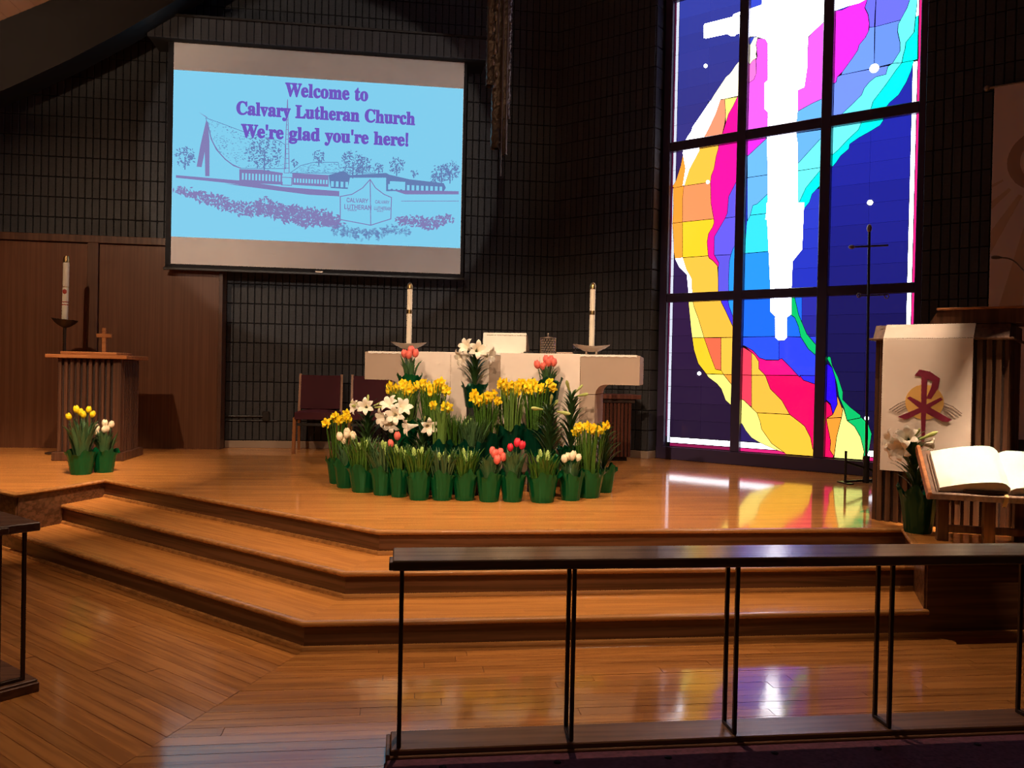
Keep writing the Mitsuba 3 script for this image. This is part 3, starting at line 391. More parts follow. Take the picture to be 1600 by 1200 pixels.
for r in range(34):
    y0 = 4.19 - (r + 1) * PW
    if y0 < 1.85:
        break
    x = seam_x(y0) - 0.02 + random.uniform(-0.9, 0.0)
    xe = 5.6 if y0 > 3.1 else 3.4
    while x < xe:
        L = random.choice((1.1, 1.3, 1.6, 1.9, 2.2))
        p = sbox(x + 0.0012, y0 + 0.001, x + L - 0.0012, y0 + PW - 0.001)
        clip = Polygon([(seam_x(0), 0), (9, 0), (9, 6), (seam_x(6), 6)])
        p = p.intersection(clip)
        if p.area > 0.003:
            plank(p, 'x')
        x += L
s_front = C1 @ -N_D
qd = lambda p: (np.asarray(p) - C1) @ -E_D          # distance from the corner along the diagonal
for r in range(26):
    s1 = s_front - r * PW
    s0 = s1 - PW
    if s0 < 0.75:
        break
    # the seam runs along AX: its foot on this row
    foot = C1 - AX * ((s_front - s1) / (AX @ -N_D))
    t = qd(foot) - 0.35 - random.uniform(0.0, 0.9)
    t_end = qd(foot) + (4.6 if r < 12 else 3.0)
    base = lambda s, q: C1 - N_D * (s - s_front) - E_D * q
    while t < t_end:
        L = random.choice((1.2, 1.5, 1.9, 2.3))
        pp = Polygon([base(s0 + 0.001, t + 0.0012), base(s0 + 0.001, t + L - 0.0012), base(s1 - 0.001, t + L - 0.0012), base(s1 - 0.001, t + 0.0012)])
        clip = Polygon([(seam_x(-2) - 0.002, -2), (-9, -2), (-9, 12), (seam_x(6) - 0.002, 6)])
        pp = pp.intersection(clip)
        if pp.area > 0.003:
            plank(pp, 'd')
        t += L
tag('floor', None)

# --- platform and its two steps
RCH0, RCH1 = np.array([2.874, 4.195]), np.array([3.285, 5.015])
LCH0 = np.array([-2.43, 7.345])
LCH1 = LCH0 - AX * 0.887
FAR = LCH1 - E_D * 5.6
PLAT = [(7.6, 4.195), tuple(RCH0), tuple(RCH1), tuple(C3), tuple(LCH0), tuple(LCH1), tuple(FAR), (-6.9, 10.9), (1.92, 10.46), (7.0, 5.42), (7.6, 4.9)]


def unit(v):
    v = np.asarray(v, float)
    return v / np.linalg.norm(v)


def run_profile(path, prof):
    """Extrude the (out, z) profile along a path in plan, mitred at its corners."""
    P = [np.asarray(p, float) for p in path]
    out = []
    for i, p in enumerate(P):
        ns = []
        for a, b in ((i - 1, i), (i, i + 1)):
            if 0 <= a and b < len(P):
                d = unit(P[b] - P[a])
                ns.append(np.array([d[1], -d[0]]))
        m = sum(ns)
        m = m / (m @ ns[0])
        out.append((p, m))
    pr = np.asarray(prof, float)
    k = len(pr)
    v = np.array([[*(p + m * o), z] for p, m in out for o, z in pr])
    fs = []
    for i in range(len(P) - 1):
        for j in range(k):
            a, b = i * k + j, i * k + (j + 1) % k
            fs += [[a, a + k, b + k], [a, b + k, b]]
    for j in range(1, k - 1):
        fs += [[0, j, j + 1], [(len(P) - 1) * k, (len(P) - 1) * k + j + 1, (len(P) - 1) * k + j]]
    return v, np.array(fs)


NOSE = [(0, 0), (0.026, 0), (0.034, -0.006), (0.036, -0.014), (0.034, -0.022), (0.026, -0.028), (0, -0.028)]
SHOE = [(0, 0), (0.018, 0), (0.018, 0.008), (0.013, 0.018), (0, 0.022)]


def flat(m, z):
    return move(m, frame((0, 0, z), (1, 0, 0), (0, 1, 0), (0, 0, 1)))


def step_edge(name, path, z):
    for i in range(len(path) - 1):
        # each straight run is its own board, mitred with its neighbours
        full = run_profile(path, [(0, -STEP), (0.012, -STEP), (0.012, -0.028), (0, -0.028)])
        v = full[0].reshape(len(path), 4, 3)[i:i + 2].reshape(-1, 3)
        fs = []
        for j in range(4):
            a, b = j, (j + 1) % 4
            fs += [[a, a + 4, b + 4], [a, b + 4, b]]
        d = np.asarray(path[i + 1]) - np.asarray(path[i])
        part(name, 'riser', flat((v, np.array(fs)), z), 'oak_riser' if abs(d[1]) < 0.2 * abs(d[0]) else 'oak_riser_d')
    part(name, 'nosing', flat(run_profile(path, NOSE), z), 'oak_nosing', smooth=40)
    part(name, 'shoe_molding', flat(run_profile(path, [(0.012 + a, b) for a, b in SHOE]), z - STEP), 'oak_nosing', smooth=40)


def stair(name, label, z, path, deck_poly):
    """path runs so that its right-hand side is outward."""
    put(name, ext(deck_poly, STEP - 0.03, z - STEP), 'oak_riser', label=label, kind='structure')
    c = path[1]
    far = c + AX * 3
    left = deck_poly.intersection(Polygon([tuple(c - AX), tuple(far), (far[0] - 9, far[1]), (c[0] - 9, c[1] - 1)]))
    part(name, 'tread', ext(deck_poly.difference(left), 0.03, z - 0.03), 'oak_tread')
    part(name, 'tread', ext(left, 0.03, z - 0.03), 'oak_tread_d')
    step_edge(name, path, z)


def step_path(c, inset):
    q = c - np.array([0, 0.0])
    left = q - E_D * 3.6
    # end at the left cheek: LCH0 + t*AX on the diagonal through c
    A = np.array([E_D, AX]).T
    s = np.linalg.solve(A, LCH0 - c)
    left = c + E_D * s[0]
    B = np.array([[1, 0], RCH1 - RCH0]).T
    s2 = np.linalg.solve(B, RCH0 - c)
    right = c + np.array([1, 0]) * s2[0]
    return left, right


stairs = []
for name, c, z, lab in (('step', C1, STEP, 'lowest wooden step running across the front and the left diagonal'), ('step_001', C2, 2 * STEP, 'middle wooden step between the lowest step and the platform edge')):
    l, r_ = step_path(c + 0.0, 0)
    path = [l, c, r_]
    back = [np.array([3.4, 5.3]), np.array([0.0, 5.4]), LCH0 + np.array([0.05, 0.3])]
    stair(name, lab, z, path, Polygon([tuple(p) for p in path + back]))
# the platform: its edge runs over both cheeks
edge = [np.array(FAR), LCH1, LCH0, C3, RCH1, RCH0, np.array([7.6, 4.195])]
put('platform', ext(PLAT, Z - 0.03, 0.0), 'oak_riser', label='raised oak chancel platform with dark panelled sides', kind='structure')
part('platform', 'deck', ext(PLAT, 0.03, Z - 0.03), 'oak_deck')
for a, b in ((0, 3), (4, 7)):
    part('platform', 'nosing', flat(run_profile(edge[a:b], NOSE), Z), 'oak_nosing', smooth=40)
step_edge('platform', edge[2:5], Z)
for a, b in ((0, 2), (1, 3), (4, 6), (5, 7)):
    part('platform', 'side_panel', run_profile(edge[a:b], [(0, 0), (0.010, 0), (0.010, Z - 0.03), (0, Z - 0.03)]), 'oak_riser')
for a, b in ((0, 2), (5, 7)):
    part('platform', 'shoe_molding', run_profile(edge[a:b], [(0.010 + p, q) for p, q in SHOE]), 'oak_nosing', smooth=40)

# --- brick walls: soldier courses in stack bond, every brick proud of its joints
BW, BH, J = 0.0805, 0.2335, 0.010
def brick_mesh(w, h):
    d, b = 0.012, 0.004
    v = []
    for y, i in ((0.0, 0.0), (-d + b, 0.0), (-d, b)):
        v += [(i, y, i), (w - i, y, i), (w - i, y, h - i), (i, y, h - i)]
    f = []
    for k in (0, 4):
        for a in range(4):
            c = (a + 1) % 4
            f += [[k + a, k + c, k + 4 + c], [k + a, k + 4 + c, k + 4 + a]]
    f += [[8, 9, 10], [8, 10, 11]]
    return np.array(v, float), np.array(f)


BRICK = [mikit.ply(brick_mesh(BW - J, BH - J), f'brick_{i}') for i in range(4)]
BV, BF = brick_mesh(BW - J, BH - J)
COURSE0 = 0.53


def bricks(wall, F, cells, limit):
    """cells: (u, z, weight) sorted so that the ones that show largest come first."""
    rng = random.Random(len(wall))
    rest = []
    for n, (u, z) in enumerate(cells):
        M = F @ frame((u + J / 2, rng.uniform(-0.0015, 0.0015), z + J / 2), (1, 0, 0), (0, 1, 0), (0, 0, 1))
        if n < limit:
            ref(num(f'{wall}__brick'), BRICK[rng.randrange(4)], M)
        else:
            rest.append(move((BV, BF), M))
    if rest:
        part(wall, 'brickwork', join(*rest), 'brick_0', kind='stuff')


FB = frame((1.88, 10.30, 0), (1, 0, 0), (0, 1, 0), (0, 0, 1))
slab('wall_back', bx(-8, 2.4, 10.30, 10.5, 0, 9.0), 'mortar', 'dark brown brick back wall of tall stacked bricks')
cells = []
for i in range(1, 88):
    u = -i * BW
    x = 1.88 + u
    for k in range(0, 26):
        z = COURSE0 + k * BH
        if x < -2.1 and z < 2.75:
            continue
        hidden = (-2.75 < x < 0.66 and 2.5 < z + BH and z < 5.1) or z > 6.0 or (x < -2.6 and z > 5.2 + 0.6 * (x + 2.7)) or (x > -2.9 and z > 5.05 and x < 0.95)
        cells.append((hidden, math.hypot(x, 10.3) + abs(z - 1.4) * 0.3, u, z))
cells.sort()
bricks('wall_back', FB, [(c[2], c[3]) for c in cells], 300)

slab('wall_corner', move(bx(-0.3, 1.373, 0, 0.5, 0, 9.0), FW1), 'mortar', 'dark brick wall between the back wall and the stained glass window')
cells = sorted((abs(COURSE0 + k * BH - 1.6) - i * 0.05, i * BW + 1.373 - 17 * BW, COURSE0 + k * BH) for i in range(17) for k in range(28))
bricks('wall_corner', FW1, [c[1:] for c in cells], 300)
RB = mikit.ply(brick_mesh(0.215, BH - J), 'brick_1')
FRET = frame(O1 + E_W * 1.373, N_W, -E_W, ZUP)
for k in range(28):
    ref(num('wall_corner__return_brick'), RB, FRET @ frame((0.0, 0, COURSE0 + k * BH + J / 2), (1, 0, 0), (0, 1, 0), (0, 0, 1)), f'brick_{k % 4}')

slab('wall_right', move(bx(4.231, 9.5, 0, 0.5, 0, 9.0), FW1), 'mortar', 'dark brick wall to the right of the window behind the banner')
cells = sorted((i * 0.06 + abs(COURSE0 + k * BH - 3.0) * 0.2, 4.231 + i * BW, COURSE0 + k * BH) for i in range(24) for k in range(26))
bricks('wall_right', FW1, [c[1:] for c in cells], 300)
slab('wall_above', move(bx(1.373, 4.231, 0.0, 0.5, 7.62, 9.0), FW1), 'mortar', 'dark wall above the window')

for nm, M, x0, x1, lab in (('baseboard_back', FB, -3.94, 0.0, 'tan baseboard under the dark back wall'), ('baseboard_corner', FW1, 0.0, 1.385, 'tan baseboard under the brick corner pier'), ('baseboard_right', FW1, 4.231, 9.0, 'tan baseboard under the wall behind the pulpit')):
    slab(nm, move(bx(x0, x1, -0.016, 0, Z, COURSE0 - 0.003, 0.003), M), 'baseboard_paint', lab)
part('baseboard_corner', 'return', move(bx(0, 0.20, -0.014, 0, Z, COURSE0 - 0.003, 0.003), FRET), 'baseboard_paint')

# --- closing walls and the wooden ceiling
slab('wall_left', bx(-8.2, -7.0, -6, 11, 0, 9), 'wall_paint', 'side wall left of the picture')
slab('wall_front', bx(-8, 9, -6.2, -6.0, 0, 9), 'wall_paint', 'wall behind the viewer')
slab('wall_side', bx(8.0, 8.2, -6, 5.5, 0, 9), 'wall_paint', 'side wall right of the picture')
def roof_z(x):
    return 5.015 + 0.52 * (x + 4.267)
RX = 2.0
cv = []
slope = np.array([[-8, roof_z(-8)], [RX, roof_z(RX)], [9, roof_z(RX) - 0.52 * 7], [9, roof_z(RX) - 0.52 * 7 + 0.2], [RX, roof_z(RX) + 0.2], [-8, roof_z(-8) + 0.2]])
slab('ceiling', move(ext(slope, 17.5), frame((0, 11, 0), (1, 0, 0), (0, 0, 1), (0, -1, 0))), 'ceiling_wood', 'sloping ceiling of narrow tan boards')
beam = []
for x in np.linspace(-7.2, 0.6, 16):
    beam.append((x, roof_z(x) - 0.004))
low = [(x, roof_z(x) - 0.75 - 0.035 * (x + 4.25) ** 2 * (1 if x < -4.25 else -1.7)) for x in np.linspace(0.6, -7.2, 16)]
low = [(x, min(z, roof_z(x) - 0.3)) for x, z in low]
slab('ceiling_beam', move(ext(beam + low, 0.35), frame((0, 9.85, 0), (1, 0, 0), (0, 0, 1), (0, -1, 0))), 'beam_wood', 'black laminated timber beam sloping up under the ceiling at the upper left')

# ------------------------------------------------------------------ the stained glass window
COL = {'white': (5.5, 5.6, 6.2), 'cream': (255, 246, 205, 1.25), 'peach': (255, 150, 112, 1), 'paleyellow': (255, 236, 120, 1.05), 'hotpink': (255, 18, 158, 1), 'rose': (255, 120, 210, 1),
       'pink': (252, 95, 250, 1.05), 'ltblue': (105, 180, 248, 1), 'hotmag': (255, 46, 232, 1), 'violet': (108, 112, 252, 1), 'skyviolet': (108, 150, 252, 1), 'periwinkle': (112, 142, 252, 1),
       'aqua': (105, 248, 255, 1.05), 'cyan': (0, 255, 236, 1), 'cyanlt': (55, 225, 255, 1), 'azure': (40, 150, 252, 1), 'orange': (255, 156, 52, 1), 'orangelt': (255, 190, 66, 1), 'peachor': (255, 148, 92, 1),
       'gold': (255, 205, 40, 1), 'slateblue': (98, 88, 228, 1), 'redor': (250, 105, 72, 1), 'blue': (66, 48, 222, 1), 'green': (6, 200, 108, 0.9), 'deepazure': (28, 105, 252, 1), 'royal': (42, 80, 248, 1),
       'royal2': (46, 66, 242, 1), 'royal3': (42, 42, 242, 1), 'redpink': (250, 62, 88, 1), 'magenta': (255, 12, 128, 1), 'crimson': (250, 4, 92, 1), 'goldlt': (255, 190, 56, 1), 'indigo': (42, 8, 242, 1),
       'lemon': (250, 255, 138, 1.05), 'pinkedge': (255, 40, 140, 0.9)}


def glow(c):
    v = COL[c]
    return np.array(v) if len(v) == 3 else s2l(v[:3]) * v[3] * 1.25


WK = 'window_1'
wf = []
U0, U1 = 1.405, 4.231
for a, b in ((U0, 1.497), (4.142, U1)):
    wf.append(move(bx(a, b, -0.06, 0.06, Z, 7.62, 0.006), FW2))
wf.append(move(bx(U0, U1, -0.07, 0.06, Z, 0.583, 0.006), FW2))
wf.append(move(bx(U0, U1, -0.06, 0.06, 7.48, 7.62, 0.006), FW2))
put(WK, join(*wf), 'frame_metal', label='tall stained glass window with a white cross and coloured flame bands on dark blue', kind='structure')
for a, b in ((2.305, 2.408), (3.212, 3.318)):
    part(WK, 'mullion', move(bx(a, b, -0.055, 0.05, 0.583, 7.48, 0.006), FW2), 'frame_metal')
ROWS = [(0.70, 2.258), (2.358, 4.0), (4.11, 5.74), (5.84, 7.45)]
COLS = [(1.552, 2.305), (2.408, 3.212), (3.318, 4.062)]
for a, b in zip(ROWS[:-1], ROWS[1:]):
    part(WK, 'transom', move(bx(1.497, 4.142, -0.050, 0.045, a[1], b[0], 0.006), FW2), 'frame_metal')
part(WK, 'lead_came', move(bx(1.497, 4.142, 0.012, 0.03, 0.583, 7.48), FW2), 'lead')


def pane(poly, color, name='pane', h=0.006, lead=0.0035):
    if name == 'border_pane':
        poly = poly.difference(done)
    p = poly.buffer(-lead)
    for g in getattr(p, 'geoms', [p]):
        if g.is_empty or g.area < 4e-4:
            continue
        g = g.simplify(0.002)
        part(WK, name, move(ext(g, h, -0.008), FLAT2), 'glass_face', emit=color)


rng = random.Random(7)
done = None
inner = [(i, j, sbox(c[0], r[0], c[1], r[1])) for i, c in enumerate(COLS) for j, r in enumerate(ROWS)]
# coloured glass runs on over the clear border strips
cells = [(i, j, sbox(c[0] - (0.039 if i == 0 else 0), r[0] - (0.108 if j == 0 else 0), c[1] + (0.044 if i == 2 else 0), r[1])) for i, c in enumerate(COLS) for j, r in enumerate(ROWS)]
for name, pts in GLASS:
    pg = Polygon(pts).buffer(0)
    if name in ('royal', 'royal2', 'royal3', 'magenta', 'goldlt') or (name == 'crimson' and pg.centroid.x < 3.2):
        pg = pg.intersection(sbox(0, 0, 3.26, 9))
    if done is not None:
        pg = pg.difference(done)
    done = pg if done is None else unary_union([done, pg.buffer(0.0005)])
    if pg.is_empty:
        continue
    for i, j, c in cells:
        q = pg.intersection(c)
        if q.is_empty or q.area < 3e-4:
            continue
        pane(q, glow(name) * rng.uniform(0.94, 1.06), lead=0.0 if name == 'white' else 0.0035)
for u, z, r in JEWELS:
    pane(Point(u, z).buffer(r, 12), glow('white') * 0.8, 'glass_jewel', 0.016, 0.0)
    done = done.union(Point(u, z).buffer(r + 0.004, 12))
# the dark panes: deep blue glass, sky brightness and lens glare put into the paler upper ones
DARK = {(0, 0): ((34, 18, 50), (56, 30, 74)), (0, 1): ((54, 32, 84), (60, 42, 106)), (0, 2): ((60, 56, 140), (58, 70, 180)), (0, 3): ((60, 72, 190), (60, 80, 200)),
        (1, 0): ((46, 30, 96), (52, 52, 190)), (1, 1): ((44, 60, 222), (60, 80, 240)), (1, 2): ((66, 86, 240), (66, 90, 244)), (1, 3): ((66, 90, 240), (66, 90, 244)),
        (2, 0): ((24, 18, 52), (32, 28, 104)), (2, 1): ((33, 33, 128), (38, 46, 190)), (2, 2): ((40, 48, 190), (46, 58, 208)), (2, 3): ((60, 70, 220), (60, 76, 220))}
for i, j, c in inner:
    x0, z0, x1, z1 = c.bounds
    n = 8 if j < 3 else 4
    for k in range(n):
        for h in range(2):
            g = sbox(x0 + h * (x1 - x0) / 2, z0 + k * (z1 - z0) / n, x0 + (h + 1) * (x1 - x0) / 2, z0 + (k + 1) * (z1 - z0) / n).difference(done)
            if g.is_empty or g.area < 1e-3:
                continue
            t = (k + 0.5) / n
            a, b = DARK[(i, j)]
            pane(g, (s2l(a) * (1 - t) + s2l(b) * t) * rng.uniform(0.93, 1.06) * 0.9, lead=0.0015)
# the clear border strips, cut into short lengths, with a pink strip outside them
for (a, b), (j, r) in [((1.513, 1.548), x) for x in enumerate(ROWS)] + [((4.064, 4.106), x) for x in enumerate(ROWS)]:
    n = 8
    for k in range(n):
        z0, z1 = r[0] - (0.07 if j == 0 and k == 0 else 0), r[1]
        h = (r[1] - r[0]) / n
        za, zb = (r[0] - 0.07 if j == 0 and k == 0 else r[0] + k * h), r[0] + (k + 1) * h
        pane(sbox(a, za, b, zb), np.array((1.0, 1.05, 1.25)) * (0.75 if a < 2 else 3.0), 'border_pane', lead=0.002)
for a, b in COLS:
    n = 4
    for k in range(n):
        w = (b - a) / n
        pane(sbox(a + k * w, 0.628, a + (k + 1) * w, 0.694), np.array((2.2, 2.2, 2.4)), 'border_pane', lead=0.002)
        pane(sbox(a + k * w, 0.590, a + (k + 1) * w, 0.624), glow('pinkedge') * (0.25 + 0.5 * (a > 2)), 'border_pane', lead=0.001)
for j, r in enumerate(ROWS):
    pane(sbox(4.110, r[0], 4.138, r[1]), glow('pinkedge') * 0.9, 'border_pane', lead=0.001)
    pane(sbox(1.499, r[0], 1.510, r[1]), s2l((110, 30, 70)) * 0.8, 'border_pane', lead=0.001)

# ------------------------------------------------------------------ wooden panelling, screen, hanging art
def thing(name, label, cat, group=None):
    key = num(name)
    tag(key, label, cat, group)
    return key


k = thing('wood_panelling', 'tall brown wooden wall panelling behind the baptismal font', 'wall panel')
part(k, 'panel', bx(-6.9, -3.562, 10.075, 10.285, Z, 2.778), 'panel_wood')
part(k, 'panel', bx(-3.43, -2.11, 10.075, 10.285, Z, 2.778), 'panel_wood')
part(k, 'back_board', bx(-6.9, -2.07, 10.12, 10.285, Z, 2.8), 'dark_slat_back')  # dark backing colour makes the shadow lines in the panel gaps
part(k, 'stile', bx(-3.554, -3.437, 10.045, 10.285, Z, 2.79, 0.004), 'panel_frame')
part(k, 'header', bx(-6.9, -2.062, 10.035, 10.285, 2.785, 2.868, 0.004), 'panel_frame')
part(k, 'edge_board', bx(-2.105, -2.062, 10.045, 10.285, Z, 2.785, 0.004), 'panel_frame')

SY = 9.95
k = thing('projection_screen', 'large pull-down projection screen with black borders showing a welcome slide', 'projection screen')
part(k, 'fabric', bx(-2.622, 0.689, SY, SY + 0.004, 2.565, 5.113), 'screen_fabric')
for a in (bx(-2.682, -2.621, SY - 0.001, SY + 0.006, 2.53, 5.16), bx(0.688, 0.722, SY - 0.001, SY + 0.006, 2.53, 5.16)):
    part(k, 'black_border', a, 'black_cloth')
part(k, 'black_border', bx(-2.682, 0.722, SY - 0.001, SY + 0.006, 2.525, 2.568), 'black_cloth')
part(k, 'bottom_bar', bx(-2.70, 0.735, SY - 0.012, SY + 0.014, 2.498, 2.528, 0.004), 'black_metal')
part(k, 'pull_handle', bx(-1.005, -0.915, SY - 0.02, SY - 0.008, 2.522, 2.545, 0.003), 'silver_bronze')
IX, IZ, IW, IH = -2.62, 2.878, 3.302, 1.895
FS = frame((IX, SY - 0.0015, IZ), (1, 0, 0), (0, 0, 1), (0, -1, 0))
SCR_BG = s2l((128, 208, 240)) * 0.98
SCR_INK = s2l((98, 125, 178))
SCR_INK2 = s2l((128, 124, 180))
SCR_TXT = s2l((108, 84, 190))
img = part(k, 'projected_slide', move(ext(sbox(0, 0, IW, IH), 0.0008), FS), 'black_cloth', emit=SCR_BG)


def slide(shape, name, ink, lev=1):
    shape = shape.intersection(sbox(0.01, 0.01, IW - 0.01, IH - 0.01)) if hasattr(shape, 'intersection') else shape
    part(img, name, move(ext(shape, 0.0004, 0.0008 + 0.0005 * lev), FS), 'black_cloth', emit=ink, kind='stuff' if name in ('tree', 'shrub_row') else None)


R3 = random.Random(12)


def leafy(u, v, r, dens, size=0.02, flat=1.0):
    out = []
    for _ in range(int(dens * r * r * 1000)):
        a, q = R3.uniform(0, 2 * PI), r * math.sqrt(R3.random()) * (0.75 + 0.35 * R3.random())
        s = size * R3.uniform(0.5, 1.3)
        th = R3.uniform(0, PI)
        x, y = u + q * math.cos(a), v + flat * q * math.sin(a)
        c, sn = math.cos(th) * s, math.sin(th) * s
        out.append(Polygon([(x - c, y - sn), (x + sn * 0.4, y - c * 0.4), (x + c, y + sn), (x - sn * 0.4, y + c * 0.4)]))
    return out


def stroke(pts, w):
    return LineString(pts).buffer(w, cap_style=2)


roof = Polygon(DRAW['roof'])
b0 = roof.bounds
dots = []
for _ in range(620):
    p = Point(R3.uniform(b0[0], b0[2]), R3.uniform(b0[1], b0[3]))
    if roof.contains(p):
        dots.append(sbox(p.x, p.y, p.x + R3.uniform(0.005, 0.018), p.y + 0.005))
dots.append(roof.boundary.buffer(0.003))
slide(unary_union(dots), 'roof_stipple', SCR_INK)
tower = Polygon(DRAW['tower']).buffer(0)
slide(unary_union([tower, Polygon(DRAW['ridge']), stroke(DRAW['eave'], 0.006)]), 'bell_tower', SCR_INK2)
hall = Polygon(DRAW['hall'])
wins = []
hb = hall.bounds
for i in range(13):
    x = hb[0] + 0.03 + i * (hb[2] - hb[0]) / 13
    wins.append(sbox(x, hb[1] + 0.035, x + 0.02, hb[3] - 0.05))
slide(hall.difference(unary_union(wins)), 'church_hall', SCR_INK2)
h2 = Polygon(DRAW['hall2'])
hb = h2.bounds
wins = [sbox(hb[0] + 0.02 + i * 0.033, hb[1] + 0.03, hb[0] + 0.04 + i * 0.033, hb[3] - 0.06) for i in range(12)]
slide(h2.difference(unary_union(wins)), 'church_hall', SCR_INK2)
lr = Polygon(DRAW['longroof']).buffer(0)
b0 = lr.bounds
dots = [lr.boundary.buffer(0.003)]
for _ in range(300):
    p = Point(R3.uniform(b0[0], b0[2]), R3.uniform(b0[1], b0[3]))
    if lr.contains(p):
        dots.append(sbox(p.x, p.y, p.x + R3.uniform(0.008, 0.025), p.y + 0.004))
slide(unary_union(dots), 'roof_stipple', SCR_INK)
gb = Polygon(DRAW['gable']).buffer(0)
b0 = gb.bounds
cut = [sbox(b0[0] + 0.03 + i * 0.055, b0[1] + 0.02, b0[0] + 0.062 + i * 0.055, b0[1] + 0.085) for i in range(24)]
cut.append(sbox(b0[0] + 0.50, b0[1] + 0.03, b0[0] + 0.60, b0[1] + 0.12))
cut.append(sbox(b0[0] + 0.71, b0[1] + 0.03, b0[0] + 0.89, b0[1] + 0.12))
slide(gb.difference(unary_union(cut)), 'church_hall', SCR_INK)
sp = DRAW['spire']
L_ = [stroke([sp[0], sp[1]], 0.004), stroke([sp[0], sp[2]], 0.004)]
for t in np.linspace(0.15, 1, 14):
    a, b = np.array(sp[0]) * (1 - t) + np.array(sp[1]) * t, np.array(sp[0]) * (1 - t) + np.array(sp[2]) * t
    L_.append(stroke([a, b], 0.003))
L_.append(sbox(sp[2][0] - 0.03, sp[2][1] - 0.14, sp[1][0] + 0.03, sp[2][1] - 0.05).boundary.buffer(0.004))
slide(unary_union(L_), 'spire', SCR_INK2, 2)
for (u, v, r), tr in zip(DRAW['trees'], DRAW['trunks'] + [None] * 12):
    sh = leafy(u, v, r, 8.0 if r < 0.15 else 6.0, 0.017)
    sh.append(stroke([(u, v - r * 1.25), (u, v)], 0.006))
    slide(unary_union(sh), 'tree', SCR_INK)
for g in DRAW['grass']:
    slide(Polygon(g).buffer(0), 'ground_shadow', SCR_INK2)
sh = []
for u, v, r in DRAW['shrubs']:
    sh += leafy(u, v, r, 5.5, 0.024, 0.75)
slide(unary_union(sh), 'shrub_row', SCR_INK2)
sh = []
for u, v, r in DRAW['sedge']:
    for q in leafy(u, v, r, 3.2, 0.02, 0.7):
        sh.append(q.boundary.buffer(0.0022))
slide(unary_union(sh), 'shrub_row', SCR_INK)
sg = [Polygon(DRAW['signL']).boundary.buffer(0.005), Polygon(DRAW['signR']).boundary.buffer(0.005)]
slide(Polygon(DRAW['signL']).union(Polygon(DRAW['signR'])), 'sign_face', SCR_BG, 2)
slide(unary_union(sg), 'sign_outline', SCR_INK2, 3)
for t, u, v, h in DRAW['signtext']:
    m = meshkit.text_mesh(t, h, 0.0004, bold=True)
    vv, ff = vf(m)
    vv = vv * [0.82 if u < 2.1 else 0.72, 1, 1] + [u, v, 0.003]
    part(img, 'sign_lettering', move((vv, ff), FS), 'black_cloth', emit=SCR_INK2)


def write(text, width, cap):
    """Bold slab lettering from the outlines in GLYPHS; the reading line starts at the origin."""
    x, shapes = 0.0, []
    for ch in text:
        if ch == ' ':
            x += 62
            continue
        adv, gs = GLYPHS[ch]
        for g in gs:
            shapes.append((x, Polygon(g[0], g[1:]).buffer(0)))
        x += adv
    from shapely import affinity
    sx, sy = width / x, cap / 133.0
    return unary_union([affinity.affine_transform(p.buffer(3.2), [sx, 0, 0, sy, ox * sx, 0]) for ox, p in shapes]).buffer(0)


from shapely import affinity
for t, u, v, w, h in DRAW['text']:
    slide(affinity.translate(write(t, w, h), u, v), 'lettering', SCR_TXT, 4)

k = thing('screen_valance', 'dark boarded valance box above the projection screen', 'valance')
part(k, 'back_board', bx(-2.87, 0.93, 9.812, 10.28, 5.085, 5.30), 'mortar')
n = 46
for i in range(n):
    w = 3.8 / n
    part(k, 'board', bx(-2.87 + i * w + 0.003, -2.87 + (i + 1) * w - 0.003, 9.79, 9.815, 5.078, 5.315, 0.004), f'brick_{i % 4}')
part(k, 'top_ledge', bx(-2.7, 0.93, 9.76, 9.82, 5.315, 5.335), 'black_metal')

# the encrusted bronze pendant
k = thing('hanging_pendant', 'long dark bronze pendant of encrusted bars hanging from the ceiling', 'pendant')
PY = 8.6
def crust(x0, x1, y0, y1, z0, z1, seed):
    nz = int((z1 - z0) / 0.012)
    cx, cy, rx, ry = (x0 + x1) / 2, (y0 + y1) / 2, (x1 - x0) / 2, (y1 - y0) / 2
    v, f = lathe([(1.0, z) for z in np.linspace(z0, z1, nz)], 22)
    p = v.copy()
    nn = meshkit.fbm(p * [18, 18, 30] + seed * 7.3, 3, seed)
    hh = meshkit.noise(p * [60, 60, 60], seed + 5)
    sq = 1.0 / np.maximum(np.abs(v[:, 0]), np.abs(v[:, 1]))
    m = (0.52 + 0.7 * nn + 0.24 * hh) * (0.6 * sq + 0.4)
    v[:, 0] = cx + v[:, 0] * m * rx
    v[:, 1] = cy + v[:, 1] * m * ry
    return v, f
for i, (a, b, z0) in enumerate(((0.822, 0.905, 4.36), (0.885, 0.985, 3.72), (0.965, 1.075, 4.02), (0.99, 1.055, 3.66))):
    part(k, 'bronze_bar', crust(a, b, PY - 0.05 + 0.02 * (i % 2), PY + 0.06, z0, 7.6, i + 1), 'bronze', smooth=50)
for x, z0 in ((0.985, 3.42), (0.93, 4.7), (1.03, 3.7)):
    part(k, 'rod', tube([(x, PY - 0.07, z0), (x, PY - 0.07, 7.6)], 0.009, 6), 'bronze', smooth=40)
for i in range(9):
    z = 4.35 + i * 0.115
    x = 0.905 + 0.02 * math.sin(i * 2.1)
    part(k, 'nodule', sphere((x, PY - 0.06, z), (0.014, 0.02, 0.034), 1), 'silver_bronze', smooth=True)

k = thing('wall_conduit', 'thin black conduit ending in a small box low on the brick wall', 'conduit')
part(k, 'pipe', tube([(-2.06, 10.27, 0.815), (-1.60, 10.27, 0.82)], 0.012, 8), 'black_metal', smooth=40)
part(k, 'pipe', tube([(-2.06, 10.275, 0.765), (-1.45, 10.275, 0.768)], 0.008, 8), 'black_metal', smooth=40)
part(k, 'box', bx(-1.625, -1.545, 10.25, 10.29, 0.765, 0.88, 0.005), 'black_metal')

